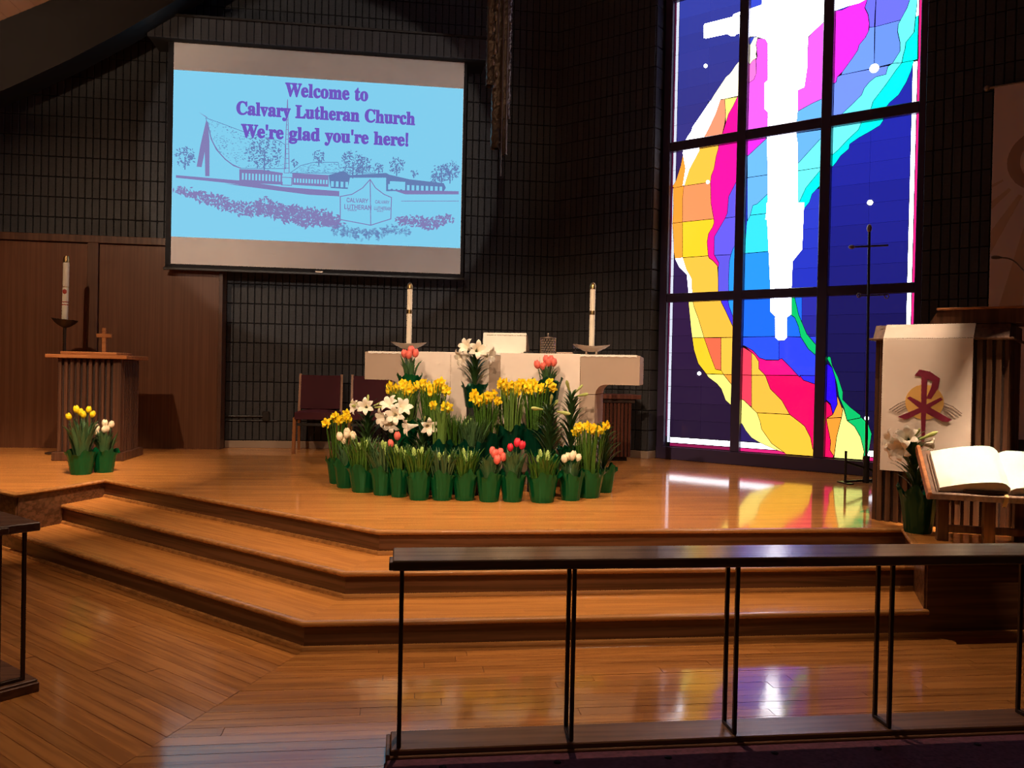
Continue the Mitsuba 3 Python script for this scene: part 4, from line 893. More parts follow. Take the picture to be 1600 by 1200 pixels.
# ------------------------------------------------------------------ the altar
TH = math.radians(19.0)
AC = np.array([0.935, 7.5, 0.0])
EA, NA = np.array([math.cos(TH), -math.sin(TH), 0]), np.array([-math.sin(TH), -math.cos(TH), 0])
FA = frame(AC, EA, -NA, ZUP)          # x along the front, y into the altar, z up
AFLAT = frame(AC - NA * 0.38, EA, ZUP, NA)   # (s, z) polygons extruded towards the front
AT, AB, AJ = 1.56, 1.312, 1.228
k = thing('altar', 'wide beige altar with a thick top and a rounded pedestal behind the flowers', 'altar')
arc = lambda c, a0, a1, r: [(c[0] + r * math.cos(math.radians(a)), c[1] + r * math.sin(math.radians(a))) for a in np.linspace(a0, a1, 9)]
r_ = AB - AJ
PH = 0.87
prof = [(-1.19, AB), (-1.19, AT), (1.235, AT), (1.235, AB), (PH + r_, AB)] + arc((PH + r_, AJ), 90, 180, r_)[1:] + [(-PH, AJ)] + arc((-PH - r_, AJ), 0, 90, r_)[1:]
part(k, 'top_slab', move(ext(Polygon(prof).buffer(-0.004).buffer(0.004), 0.76), AFLAT), 'altar_stone', smooth=35)
part(k, 'pedestal', move(bx(-PH + 0.002, PH - 0.002, -0.379, 0.379, Z, AJ - 0.004, 0.004), FA), 'altar_stone')
# linen and two hanging cloths
k = thing('altar_linen', 'thin white linen with a scalloped edge covering the altar top', 'altar cloth')
n = 120
edge_l = [(-1.16 + 2.37 * i / n, -0.386 - 0.004 * abs(math.sin(i * 0.9))) for i in range(n + 1)]
put(k, move(join(ext(Polygon(edge_l + [(1.21, 0.37), (-1.16, 0.37)]), 0.004, AT + 0.0005), move(ext(Polygon([(x, 0.004) for x, _ in edge_l] + [(x, -0.010 - 0.006 * abs(math.sin(i * 0.9))) for i, (x, _) in reversed(list(enumerate(edge_l)))]), 0.003), frame((0, -0.384, AT), (1, 0, 0), (0, 0, 1), (0, -1, 0)))), FA), 'cloth_white')
def stole(s0, s1, z_low, seams):
    off = 0.391
    pr = [(0.2, AT + 0.007), (-off + 0.004, AT + 0.007), (-off, AT + 0.001), (-off - 0.003, AT - 0.12), (-off, z_low)]
    v, f = [], []
    cols = np.linspace(s0, s1, 7)
    for y, z in pr:
        for i, s in enumerate(cols):
            w = 0.0022 * math.sin(i * 1.9) if z < AT - 0.05 else 0
            v.append((s, y + w, z))
    n = len(cols)
    for a in range(len(pr) - 1):
        for b in range(n - 1):
            q = a * n + b
            f += [[q, q + n, q + n + 1], [q, q + n + 1, q + 1]]
    return move((np.array(v), np.array(f)), FA)
for s0, s1, lab in ((0.050, 0.737, 'cream cloth panel hanging down the altar front below the white stand'), (-0.737, -0.050, 'cream cloth panel hanging down the altar front behind the left daffodils')):
    k = thing('altar_frontal', lab, 'altar cloth')
    part(k, 'cloth', stole(s0, s1, 0.55, 1), 'cloth_cream', smooth=40)
    part(k, 'seam', move(bx((s0 + s1) / 2 - 0.0015, (s0 + s1) / 2 + 0.0015, -0.3975, -0.394, 0.56, AT - 0.02), FA), 'cork_tan')


def altar_candle(s, lab):
    at = AC + EA * s
    base = AT + 0.006
    h = thing('altar_candle_dish', f'silver bronze dish with pointed upturned corners holding the {lab} altar candle', 'candle holder')
    def wob(th, t):
        pt = np.abs(np.cos(th)) ** 3
        return 0.62 + 0.55 * pt * (0.4 + t), 0.028 * t * pt
    d = lathe([(0.012, 0.030), (0.07, 0.032), (0.125, 0.056), (0.150, 0.078), (0.145, 0.082), (0.115, 0.062), (0.06, 0.044), (0.0, 0.042)], 36, wob)
    part(h, 'dish', move(d, rotz(-0.1, tuple(at + ZUP * base))), 'silver_bronze', smooth=50)
    for q in (-0.045, 0.045):
        part(h, 'foot', move(bx(q - 0.007, q + 0.007, -0.03, 0.03, 0, 0.036, 0.003), rotz(-TH, tuple(at + ZUP * base))), 'silver_bronze')
    c = thing('altar_candle', f'tall cream {lab} altar candle with two brass bands', 'candle')
    M = frame(at + ZUP * (base + 0.042), (1, 0, 0), (0, 1, 0), (0, 0, 1))
    part(c, 'wax', move(lathe([(0, 0), (0.025, 0), (0.025, 0.575), (0, 0.575)], 20), M), 'candle_wax', smooth=40)
    part(c, 'band', move(lathe([(0.0258, 0.318), (0.0265, 0.320), (0.0265, 0.352), (0.0258, 0.354)], 20), M), 'brass', smooth=40)
    part(c, 'follower', move(lathe([(0.0262, 0.545), (0.0275, 0.549), (0.0275, 0.578), (0.018, 0.598), (0.008, 0.606), (0, 0.606)], 20), M), 'brass', smooth=40)
    part(c, 'wick', move(tube([(0, 0, 0.60), (0.001, 0, 0.622)], 0.002, 5), M), 'black_metal')


altar_candle(-0.910, 'left-hand')
altar_candle(0.790, 'right-hand')
k = thing('missal_stand', 'bright white open book leaning on a low stand on the altar top', 'book stand')
part(k, 'easel', move(ext([(0.0, 0), (0.15, 0), (0.02, 0.165), (0.0, 0.165)], 0.37), FA @ frame((-0.140, -0.128, AT + 0.007), (0, 1, 0), (0, 0, 1), (1, 0, 0))), 'leather')
part(k, 'white_cover', move(bx(-0.172, 0.222, -0.012, 0, 0.0, 0.185, 0.003), FA @ frame((0, -0.132, AT + 0.008), (1, 0, 0), (0, math.cos(0.1), -math.sin(0.1)), (0, math.sin(0.1), math.cos(0.1)))), 'paper')
k = thing('glass_jar', 'cylindrical cut glass jar with a knobbed lid on the altar', 'jar')
M = FA @ frame((0.397, 0.0, AT + 0.006), (1, 0, 0), (0, 1, 0), (0, 0, 1))
def wobj(th, t):
    return 1 + 0.02 * np.cos(14 * th) + 0 * t, 0 * th * t
part(k, 'glass_wall', move(lathe([(0.072, 0.0), (0.073, 0.04), (0.072, 0.08), (0.073, 0.12), (0.072, 0.15)], 42, wobj), M), 'clear_glass', smooth=40)
part(k, 'rim', move(lathe([(0.070, 0.147), (0.075, 0.147), (0.075, 0.153), (0.070, 0.153), (0.070, 0.147)], 32), M), 'silver_bronze', smooth=30)
part(k, 'base_ring', move(lathe([(0, 0.0), (0.075, 0.0), (0.075, 0.008), (0, 0.008)], 32), M), 'silver_bronze', smooth=30)
part(k, 'lid_knob', move(lathe([(0, 0.152), (0.068, 0.152), (0.03, 0.160), (0.006, 0.165), (0.005, 0.178), (0.009, 0.186), (0.006, 0.194), (0, 0.197)], 20), M), 'silver_bronze', smooth=40)
rg = random.Random(3)
cub = []
for i in range(6):
    for j in range(14):
        a = j * 2 * PI / 14 + i * 0.22
        cub.append(sphere((0.056 * math.cos(a), 0.056 * math.sin(a), 0.02 + i * 0.022), (0.008, 0.008, 0.010), 1))
part(k, 'beadwork', move(join(*cub), M), 'jar_beads', smooth=True, kind='stuff')
k = thing('glass_ornament', 'small clear glass ball on a stem beside the right altar candle', 'ornament')
M = FA @ frame((0.640, 0.06, AT + 0.006), (1, 0, 0), (0, 1, 0), (0, 0, 1))
part(k, 'ball', move(sphere((0, 0, 0.083), 0.024, 2), M), 'clear_glass', smooth=True)
part(k, 'stem', move(lathe([(0, 0), (0.022, 0), (0.02, 0.005), (0.004, 0.012), (0.004, 0.058), (0.012, 0.062), (0, 0.066)], 16), M), 'black_metal', smooth=40)
k = thing('bread_box', 'flat tan box on the altar right of the glass jar', 'box')
put(k, move(bx(0.485, 0.625, -0.08, 0.02, AT + 0.006, AT + 0.030, 0.004), FA), 'cork_tan')
k = thing('candle_snuffer', 'small dark metal tray on the altar left of the glass jar', 'tray')
put(k, move(join(bx(0.19, 0.315, -0.2, -0.12, AT + 0.006, AT + 0.014, 0.003), bx(0.21, 0.30, -0.19, -0.13, AT + 0.012, AT + 0.026, 0.005)), FA), 'black_metal')

# ------------------------------------------------------------------ chairs and the slatted cabinet behind the altar
def chair(x, y, lab):
    c = thing('armless_chair', lab, 'chair')
    M = frame((x, y, Z), (1, 0, 0), (0, 1, 0), (0, 0, 1))
    w = 0.245
    for s in (-1, 1):
        part(c, 'leg', move(bar((s * w, -0.24, 0), (s * (w - 0.005), -0.22, 0.405), 0.032), M), 'chair_wood')
        part(c, 'rear_leg', move(join(bar((s * w, 0.26, 0), (s * (w - 0.004), 0.20, 0.43), 0.032), bar((s * (w - 0.004), 0.20, 0.42), (s * (w - 0.006), 0.285, 0.90), 0.030)), M), 'chair_wood')
        part(c, 'side_rail', move(bar((s * (w - 0.005), -0.23, 0.385), (s * (w - 0.005), 0.21, 0.395), 0.022, 0.05), M), 'chair_wood')
    v, f = vf(trimesh.creation.box((0.48, 0.47, 0.07)).subdivide().subdivide().subdivide())
    dome = (1 - (v[:, 0] / 0.25) ** 2).clip(0) * (1 - (v[:, 1] / 0.25) ** 2).clip(0)
    v[:, 2] += 0.035 * dome ** 0.6 * (v[:, 2] > 0)
    part(c, 'seat', move((v + [0, -0.01, 0.425], f), M), 'burgundy', smooth=45)
    v, f = vf(trimesh.creation.box((0.452, 0.05, 0.40)).subdivide().subdivide().subdivide())
    dome = (1 - (v[:, 0] / 0.24) ** 2).clip(0) * (1 - (v[:, 2] / 0.21) ** 2).clip(0)
    v[:, 1] += np.where(v[:, 1] < 0, -0.018, 0.01) * dome ** 0.5 + 0.02 * (v[:, 0] / 0.23) ** 2 * -1
    part(c, 'backrest', move((v, f), M @ frame((0, 0.25, 0.685), (1, 0, 0), (0, math.cos(0.17), -math.sin(0.17)), (0, math.sin(0.17), math.cos(0.17)))), 'burgundy', smooth=45)
    part(c, 'book_rack', move(join(bx(-0.225, 0.225, -0.20, 0.16, 0.315, 0.325), bx(-0.225, 0.225, -0.205, -0.195, 0.315, 0.345)), M), 'black_metal')
    return M
chair(-0.93, 9.84, 'burgundy upholstered chair with wooden frame fully visible against the brick wall')
chair(-0.325, 9.86, 'burgundy upholstered chair half hidden behind the left end of the altar')
k = thing('hymn_booklet', 'pale booklet lying on the rack under the visible burgundy chair', 'booklet')
put(k, bx(-0.95, -0.78, 9.70, 9.92, Z + 0.327, Z + 0.337, 0.002), 'paper_edge')


def slats(parent, F, w, z0, z1, pitch, width, proud, bsdf, base='slat'):
    n = int(round(w / pitch))
    p = w / n
    for i in range(n):
        part(parent, base, move(bx(i * p + (p - width) / 2, i * p + (p + width) / 2, -proud, 0.002, z0, z1, 0.003), F), bsdf)


k = thing('credence_cabinet', 'red brown slatted wooden cabinet between the altar and the brick pier', 'cabinet')
part(k, 'body', bx(1.93, 2.57, 9.04, 9.40, Z + 0.05, 1.13), 'dark_slat_back')
part(k, 'plinth', bx(1.96, 2.54, 9.08, 9.38, Z, Z + 0.06), 'dark_slat_back')
part(k, 'top', bx(1.86, 2.66, 8.97, 9.44, 1.135, 1.185, 0.004), 'red_slat')
part(k, 'top_trim', bx(1.90, 2.60, 9.01, 9.40, 1.09, 1.137, 0.003), 'dark_slat_back')
slats(k, frame((1.93, 9.04, 0), (1, 0, 0), (0, 1, 0), (0, 0, 1)), 0.64, Z + 0.05, 1.09, 0.043, 0.030, 0.022, 'red_slat')

# ------------------------------------------------------------------ baptismal font, paschal candle
k = thing('baptismal_font', 'square slatted wooden baptismal font on a dark plinth in front of the panelling', 'font')
fx0, fx1, fy0, fy1 = -3.36, -2.79, 8.77, 9.32
part(k, 'body', bx(fx0, fx1, fy0, fy1, Z + 0.085, 1.455), 'dark_slat_back')
part(k, 'plinth', bx(fx0 - 0.03, fx1 + 0.07, fy0 - 0.06, fy1 + 0.06, Z, Z + 0.085, 0.006), 'dark_slat')
part(k, 'top', bx(fx0 - 0.09, fx1 + 0.10, fy0 - 0.09, fy1 + 0.09, 1.455, 1.492, 0.005), 'lid_wood')
slats(k, frame((fx0, fy0, 0), (1, 0, 0), (0, 1, 0), (0, 0, 1)), fx1 - fx0, Z + 0.085, 1.45, 0.056, 0.030, 0.035, 'dark_slat')
slats(k, frame((fx1, fy0, 0), (0, 1, 0), (-1, 0, 0), (0, 0, 1)), fy1 - fy0, Z + 0.085, 1.45, 0.056, 0.030, 0.035, 'dark_slat')
part(k, 'corner_post', bx(fx1 - 0.03, fx1 + 0.036, fy0 - 0.036, fy0 + 0.03, Z + 0.085, 1.455, 0.004), 'dark_slat')
k = thing('font_lid', 'flat orange brown wooden lid on the font with a small cross', 'font lid')
part(k, 'board', bx(fx0 + 0.02, fx1 - 0.02, fy0 - 0.01, fy1 - 0.06, 1.492, 1.522, 0.006), 'lid_wood')
cx = -2.99
part(k, 'cross_upright', bx(cx - 0.018, cx + 0.018, 8.93, 8.96, 1.52, 1.77, 0.004), 'lid_wood')
part(k, 'cross_arm', bx(cx - 0.072, cx + 0.072, 8.928, 8.962, 1.672, 1.712, 0.004), 'lid_wood')
px_, py_ = -3.56, 9.45
k = thing('paschal_candle_stand', 'tall dark metal stand with a pointed bowl behind the font', 'candle stand')
part(k, 'pole', tube([(px_, py_, Z), (px_, py_, 1.80)], 0.016, 10), 'bronze_bar', smooth=40)
part(k, 'foot', lathe([(0, Z), (0.17, Z), (0.17, Z + 0.012), (0.02, Z + 0.03), (0, Z + 0.03)], 24), 'bronze_bar') if False else part(k, 'foot', move(lathe([(0, 0), (0.17, 0), (0.17, 0.012), (0.02, 0.03), (0, 0.03)], 24), frame((px_, py_, Z), (1, 0, 0), (0, 1, 0), (0, 0, 1))), 'bronze_bar', smooth=40)
def wobp(th, t):
    pt = np.abs(np.cos(th + 0.2)) ** 3
    return 0.75 + 0.4 * pt * (0.3 + t), 0.03 * t * pt * np.sign(-np.cos(th + 0.2))
part(k, 'bowl', move(lathe([(0.012, 0.0), (0.05, 0.01), (0.10, 0.045), (0.132, 0.085), (0.127, 0.088), (0.09, 0.055), (0.04, 0.03), (0, 0.026)], 36, wobp), frame((px_, py_, 1.785), (1, 0, 0), (0, 1, 0), (0, 0, 1))), 'bronze_bar', smooth=50)
k = thing('paschal_candle', 'tall cream paschal candle with red wax decorations', 'candle')
lean = frame((px_, py_, 1.812), (1, 0, 0), (0, 1, 0), unit((0.012, 0, 1)))
part(k, 'wax', move(lathe([(0, 0), (0.031, 0), (0.031, 0.69), (0.026, 0.70), (0, 0.70)], 20), lean), 'candle_wax', smooth=40)
part(k, 'follower', move(lathe([(0.032, 0.665), (0.033, 0.67), (0.033, 0.70), (0.024, 0.735), (0.0, 0.745)], 20), lean), 'brass', smooth=40)
part(k, 'red_medallion', move(sphere((0.002, -0.031, 0.355), (0.022, 0.006, 0.026), 2), lean), 'red_wax', smooth=True)
for z in (0.212, 0.240, 0.40):
    part(k, 'red_band', move(lathe([(0.0312, z), (0.0335, z + 0.002), (0.0335, z + 0.008), (0.0312, z + 0.010)], 20), lean), 'red_wax' if z < 0.3 else 'brass', smooth=40)

# ------------------------------------------------------------------ pulpit with its cloth, microphone
PA = np.array([3.24, 5.30, 0])
FP = frame(PA, E_W, N_W, ZUP)            # s along the front, y into the pulpit
PFLAT = frame(PA, E_W, ZUP, -N_W)
k = thing('pulpit', 'large dark slatted wooden pulpit at the right edge', 'pulpit')
PWD, PDP = 0.74, 0.62
part(k, 'body', move(bx(0, PWD, 0, PDP, Z, 1.67), FP), 'dark_slat_back')
slats(k, FP, PWD, Z, 1.668, 0.053, 0.032, 0.026, 'stand_wood')
slats(k, FP @ frame((PWD, 0, 0), (0, 1, 0), (-1, 0, 0), (0, 0, 1)), PDP, Z, 1.668, 0.053, 0.032, 0.026, 'dark_slat')  # darker wood than the front: shade of this side put into the colour
slats(k, FP @ frame((0, PDP, 0), (0, -1, 0), (1, 0, 0), (0, 0, 1)), PDP, Z, 1.668, 0.053, 0.032, 0.026, 'dark_slat')
part(k, 'ledge', move(bx(-0.055, PWD + 0.055, -0.062, PDP, 1.664, 1.678, 0.003), FP), 'stand_wood')
prof = [(-0.052, 1.678), (0.022, 1.768), (0.05, 1.768), (0.05, 1.678)]
part(k, 'cornice', move(ext(prof, PWD + 0.06), FP @ frame((-0.03, 0, 0), (0, 1, 0), (0, 0, 1), (1, 0, 0))), 'dark_slat')
part(k, 'cornice', move(bx(PWD - 0.03, PWD + 0.03, 0.03, PDP, 1.678, 1.768, 0.004), FP), 'dark_slat')
part(k, 'cornice', move(bx(-0.03, 0.03, 0.03, PDP, 1.678, 1.768, 0.004), FP), 'dark_slat')
part(k, 'deck', move(bx(0.0, PWD, 0.0, PDP, 1.70, 1.745), FP), 'dark_slat')
desk = [(0.30, 1.772), (1.18, 1.772), (1.18, 1.862), (0.355, 1.862)]
part(k, 'reading_desk', move(ext(desk, 0.46), FP @ frame((0, 0.48, 0), (1, 0, 0), (0, 0, 1), (0, -1, 0))), 'dark_slat')
part(k, 'desk_top', move(bx(0.345, 1.19, 0.005, 0.49, 1.862, 1.876, 0.003), FP), 'lid_wood')
k = thing('pulpit_cloth', 'white pulpit cloth with a dark red chi rho cross over a golden sun', 'parament')
s0, s1 = 0.038, 0.576
pth = [(0.06, 1.772), (0.020, 1.773), (-0.058, 1.683), (-0.066, 1.664), (-0.069, 1.55), (-0.069, 0.79)]
v, f = [], []
cols = np.linspace(s0, s1, 9)
for a, (y, z) in enumerate(pth):
    for i, s in enumerate(cols):
        sh = 0.012 * (2 * (i / 8) - 1) * (0.0 if z < 1.7 else -0.0)
        wv = 0.002 * math.sin(i * 1.3) if z < 1.6 else 0
        v.append((s + sh, y + wv, z))
n = len(cols)
for a in range(len(pth) - 1):
    for b in range(n - 1):
        q = a * n + b
        f += [[q, q + n, q + n + 1], [q, q + n + 1, q + 1]]
part(k, 'cloth', move((np.array(v), np.array(f)), FP), 'cloth_cream', smooth=30)
PF = frame(PA - N_W * 0.0722, E_W, ZUP, -N_W)
part(k, 'sun', move(ext(Point(0.302, 1.256).buffer(0.115, 24), 0.0012), PF), 'parament_gold')
CHI = {'stem': [[0.282, 1.421], [0.316, 1.422], [0.314, 1.199], [0.31, 1.023], [0.300, 0.955], [0.292, 0.992], [0.285, 1.198]],
       'hook': [[0.241, 1.43], [0.268, 1.468], [0.332, 1.455], [0.391, 1.412], [0.38, 1.347], [0.342, 1.279], [0.315, 1.281], [0.338, 1.343], [0.35, 1.393], [0.279, 1.424]],
       'x1': [[0.199, 1.28], [0.215, 1.29], [0.324, 1.229], [0.465, 1.148], [0.445, 1.135], [0.412, 1.136], [0.298, 1.195]],
       'x2': [[0.4, 1.29], [0.408, 1.276], [0.325, 1.214], [0.205, 1.142], [0.184, 1.14], [0.145, 1.153], [0.271, 1.215]]}
part(k, 'chi_rho', move(ext(unary_union([Polygon(p).buffer(0.001) for p in CHI.values()]), 0.0012, 0.0014), PF), 'parament_red')
for w in ([[0.09, 1.197], [0.147, 1.24], [0.188, 1.259]], [[0.109, 1.19], [0.154, 1.225], [0.189, 1.241]], [[0.128, 1.185], [0.162, 1.21], [0.192, 1.226]], [[0.143, 1.181], [0.169, 1.199], [0.192, 1.212]],
          [[0.521, 1.191], [0.469, 1.234], [0.412, 1.255]], [[0.508, 1.179], [0.456, 1.222], [0.413, 1.239]], [[0.489, 1.17], [0.45, 1.205], [0.417, 1.224]], [[0.47, 1.17], [0.444, 1.193], [0.42, 1.209]]):
    part(k, 'wing_line', move(ext(LineString(w).buffer(0.0028), 0.0011), PF), 'parament_grey')
k = thing('gooseneck_microphone', 'thin curved gooseneck microphone rising above the pulpit desk', 'microphone')
MP = lambda x, z: (x, 4.95, z)
neck = [MP(4.06, 1.88), MP(4.12, 1.98), MP(4.10, 2.06), MP(4.02, 2.13), MP(3.955, 2.185), MP(3.90, 2.205), MP(3.85, 2.207)]
from scipy.interpolate import CubicSpline
tt = np.linspace(0, 1, len(neck))
sm = CubicSpline(tt, np.array(neck))(np.linspace(0, 1, 24))
part(k, 'gooseneck', tube(sm, 0.0045, 8), 'silver_bronze', smooth=40)
part(k, 'capsule', move(lathe([(0, 0), (0.008, 0.002), (0.012, 0.02), (0.012, 0.05), (0.007, 0.066), (0, 0.07)], 14), frame((3.855, 4.95, 2.207), (0, 1, 0), (0, 0, 1), (-1, 0, 0))), 'silver_bronze', smooth=40)

# ------------------------------------------------------------------ lectern with the open book
k = thing('bible_stand', 'low brown wooden stand with a slanted tray in front of the pulpit', 'book stand')
LF = rotz(-math.radians(22.5), (3.125, 4.47, 0))
tilt = 0.62
TB = LF @ frame((-0.045, -0.02, 0.735), (1, 0, 0), (0, math.cos(tilt), math.sin(tilt)), (0, -math.sin(tilt), math.cos(tilt)))
LW = 0.80
part(k, 'tray', move(bx(0, LW, 0, 0.40, -0.02, 0, 0.003), TB), 'stand_wood')
part(k, 'front_ledge', move(bx(-0.012, LW + 0.012, -0.022, 0.0, -0.022, 0.022, 0.003), TB), 'stand_wood')
for a in (-0.022, LW):
    part(k, 'side_board', move(bx(a, a + 0.022, -0.022, 0.41, -0.024, 0.03, 0.003), TB), 'lid_wood')
for x, y in ((0.03, 0.14), (0.25, 0.03), (0.475, 0.03), (0.71, 0.14), (0.475, 0.26)):
    part(k, 'leg', move(bx(x, x + 0.062, y, y + 0.05, Z, 0.735 + (y + 0.02) * math.tan(tilt) - 0.03, 0.003), LF), 'stand_wood')
part(k, 'stretcher', move(bx(0.06, 0.75, 0.15, 0.18, 0.49, 0.535, 0.003), LF), 'stand_wood')
part(k, 'stretcher', move(bx(0.06, 0.75, 0.045, 0.07, 0.70, 0.735, 0.003), LF), 'stand_wood')
k = thing('open_bible', 'big open book with bright white pages lying on the slanted stand', 'book')
part(k, 'cover', move(bx(0.03, 0.80, 0.012, 0.355, 0.002, 0.010, 0.003), TB), 'leather')
def half(x0, x1, thick, spine_right):
    xs = np.linspace(x0, x1, 15)
    t = (xs - x0) / (x1 - x0)
    if not spine_right:
        t = 1 - t
    h = 0.010 + thick * (0.30 + 0.70 * np.sin(np.clip(t * 1.25, 0, 1) * PI / 2)) * np.where(t > 0.9, 1 - (t - 0.9) * 4.5, 1)
    top = list(zip(xs, h))
    return move(ext(Polygon(top + [(x1, 0.010), (x0, 0.010)]), 0.325), TB @ frame((0, 0.345, 0), (1, 0, 0), (0, 0, 1), (0, -1, 0)))
part(k, 'page_block', half(0.045, 0.41, 0.085, True), 'paper', smooth=40)
part(k, 'page_block', half(0.412, 0.785, 0.055, False), 'paper', smooth=40)
part(k, 'dark_fold', move(bx(0.17, 0.40, 0.0, 0.022, 0.010, 0.034, 0.006), TB), 'leather')
part(k, 'ribbon', move(join(bx(0.375, 0.397, -0.026, 0.02, 0.026, 0.028), bx(0.375, 0.397, -0.028, -0.025, -0.045, 0.028)), TB), 'ribbon_gold')

# ------------------------------------------------------------------ banner on the right-hand wall
k = thing('wall_banner', 'tall pale cloth banner with a brown ring and rays hanging on the right wall', 'banner')
part(k, 'rod', move(tube([(4.75, -0.05, 4.05), (5.75, -0.05, 4.05)], 0.012, 10), FW1), 'silver_bronze', smooth=40)
part(k, 'finial', move(sphere((4.745, -0.05, 4.05), 0.028, 2), FW1), 'silver_bronze', smooth=True)
part(k, 'cloth', move(bx(4.805, 5.70, -0.060, -0.056, 0.9, 4.055), FW1), 'banner_cloth')
BF_ = frame(O1 - N_W * 0.0605, E_W, ZUP, -N_W)
ring = Point(5.19, 3.35).buffer(0.27, 32).difference(Point(5.22, 3.35).buffer(0.20, 32))
part(k, 'ring', move(ext(ring, 0.0015), BF_), 'banner_tan')
for a0, a1 in ((203, 208), (219, 226), (236, 244), (256, 264), (277, 285), (298, 306)):
    w = [(5.2 + 0.34 * math.cos(math.radians(a)), 3.35 + 0.34 * math.sin(math.radians(a))) for a in (a0 + 1, a1 - 1)]
    o = [(5.2 + 2.6 * math.cos(math.radians(a)), 3.35 + 2.6 * math.sin(math.radians(a))) for a in (a1, a0)]
    pg = Polygon(w + o).intersection(sbox(4.807, 0.95, 5.69, 4.03))
    if pg.area > 1e-3:
        part(k, 'ray', move(ext(pg, 0.0012), BF_), 'banner_ray')

# ------------------------------------------------------------------ processional cross in its iron stand
k = thing('cross_stand', 'low black iron stand on the floor beneath the window', 'stand')
for x, y, h in ((4.09, 7.19, 0.30), (4.42, 7.28, 0.12)):
    part(k, 'post', tube([(x, y, Z), (x, y, Z + h)], 0.011, 8), 'black_metal', smooth=40)
    part(k, 'foot', bx(x - 0.03, x + 0.03, y - 0.10, y + 0.10, Z, Z + 0.012, 0.003), 'black_metal')
part(k, 'crossbar', bar((4.09, 7.19, Z + 0.20), (4.42, 7.28, Z + 0.11), 0.018), 'black_metal')
part(k, 'crossbar', bar((4.09, 7.19, Z + 0.02), (4.42, 7.28, Z + 0.02), 0.018), 'black_metal')
part(k, 'socket', move(lathe([(0, 0), (0.028, 0), (0.028, 0.25), (0.02, 0.25), (0, 0.25)], 16), frame((4.33, 7.25, Z), (1, 0, 0), (0, 1, 0), (0, 0, 1))), 'black_metal', smooth=40)
k = thing('processional_cross', 'tall thin dark processional cross standing in front of the dark blue glass', 'cross')
part(k, 'staff', tube([(4.33, 7.25, Z + 0.01), (4.315, 7.25, 1.6), (4.30, 7.25, 2.80)], 0.012, 10), 'black_metal', smooth=40)
part(k, 'arm', tube([(4.13, 7.25, 2.63), (4.49, 7.25, 2.66)], 0.009, 8), 'bronze', smooth=40)
part(k, 'tip', sphere((4.30, 7.25, 2.81), (0.022, 0.022, 0.04), 2), 'silver_bronze', smooth=True)
part(k, 'tip', sphere((4.13, 7.25, 2.63), (0.03, 0.02, 0.02), 2), 'silver_bronze', smooth=True)
part(k, 'lower_arm', tube([(4.21, 7.25, 2.18), (4.49, 7.25, 2.20)], 0.007, 8), 'bronze', smooth=40)
for x in (4.215, 4.49):
    part(k, 'ring', move(vf(trimesh.creation.torus(0.02, 0.005, major_sections=18, minor_sections=8)), frame((x, 7.25, 2.185), (1, 0, 0), (0, 0, 1), (0, -1, 0))), 'silver_bronze', smooth=True)

# ------------------------------------------------------------------ communion rails and kneeler
def rail(F, L, lab, n, first, off=0.0):
    """x along the rail from its free end, y away from the kneelers, z up."""
    k = thing('communion_rail', lab, 'altar rail')
    part(k, 'top_board', move(bx(0, L, 0.0, 0.227, 0.680, 0.717, 0.004), F), 'rail_wood')
    part(k, 'end_block', move(bx(-0.012, 0.02, 0.0, 0.10, 0.682, 0.711, 0.003), F), 'rail_wood')
    part(k, 'base_board', move(bx(0.004, L, -0.005 + off, 0.155 + off * 1.15, 0, 0.05, 0.004), F), 'rail_base')
    part(k, 'base_molding', move(join(bx(-0.012, L, -0.022 + off, -0.004 + off, 0, 0.032, 0.003), bx(-0.012, 0.004, -0.022 + off, 0.155 + off * 1.15, 0, 0.040, 0.003)), F), 'rail_base')
    for i in range(n):
        x = first + i * 0.6235
        b = 0.0075
        ms = [bx(x - b, x + b, off + 0.012, off + 0.012 + 2 * b, 0.052, 0.68, 0.002), bx(x - b, x + b, off + 0.108, off + 0.108 + 2 * b, 0.052, 0.68, 0.002), bx(x - b, x + b, off + 0.012, off + 0.108 + 2 * b, 0.05, 0.05 + 2 * b, 0.002)]
        part(k, 'iron_frame', move(join(*ms), F), 'bronze_bar')
    return k
rail(frame((-0.014, 2.945, 0), (1, 0, 0), (0, 1, 0), (0, 0, 1)), 5.2, 'long dark communion rail on iron frames across the right foreground', 9, 0.034)
rail(frame((-1.655, 3.585, 0), (-S2, S2, 0), (S2, S2, 0), (0, 0, 1)), 3.0, 'short end of a dark communion rail at the left edge', 5, 0.034, 0.062)
k = thing('kneeler_cushion', 'dark maroon kneeler cushion with buttons along the front of the rail', 'kneeler')
part(k, 'pad', bx(-0.03, 5.2, 2.35, 2.920, 0.0, 0.030, 0.012), 'kneeler_cloth')
for i in range(12):
    for y in (2.84, 2.66, 2.5):
        part(k, 'button', sphere((0.17 + i * 0.40 + (0.2 if y == 2.66 else 0), y, 0.0295), (0.014, 0.014, 0.006), 1), 'kneeler_button', smooth=True)

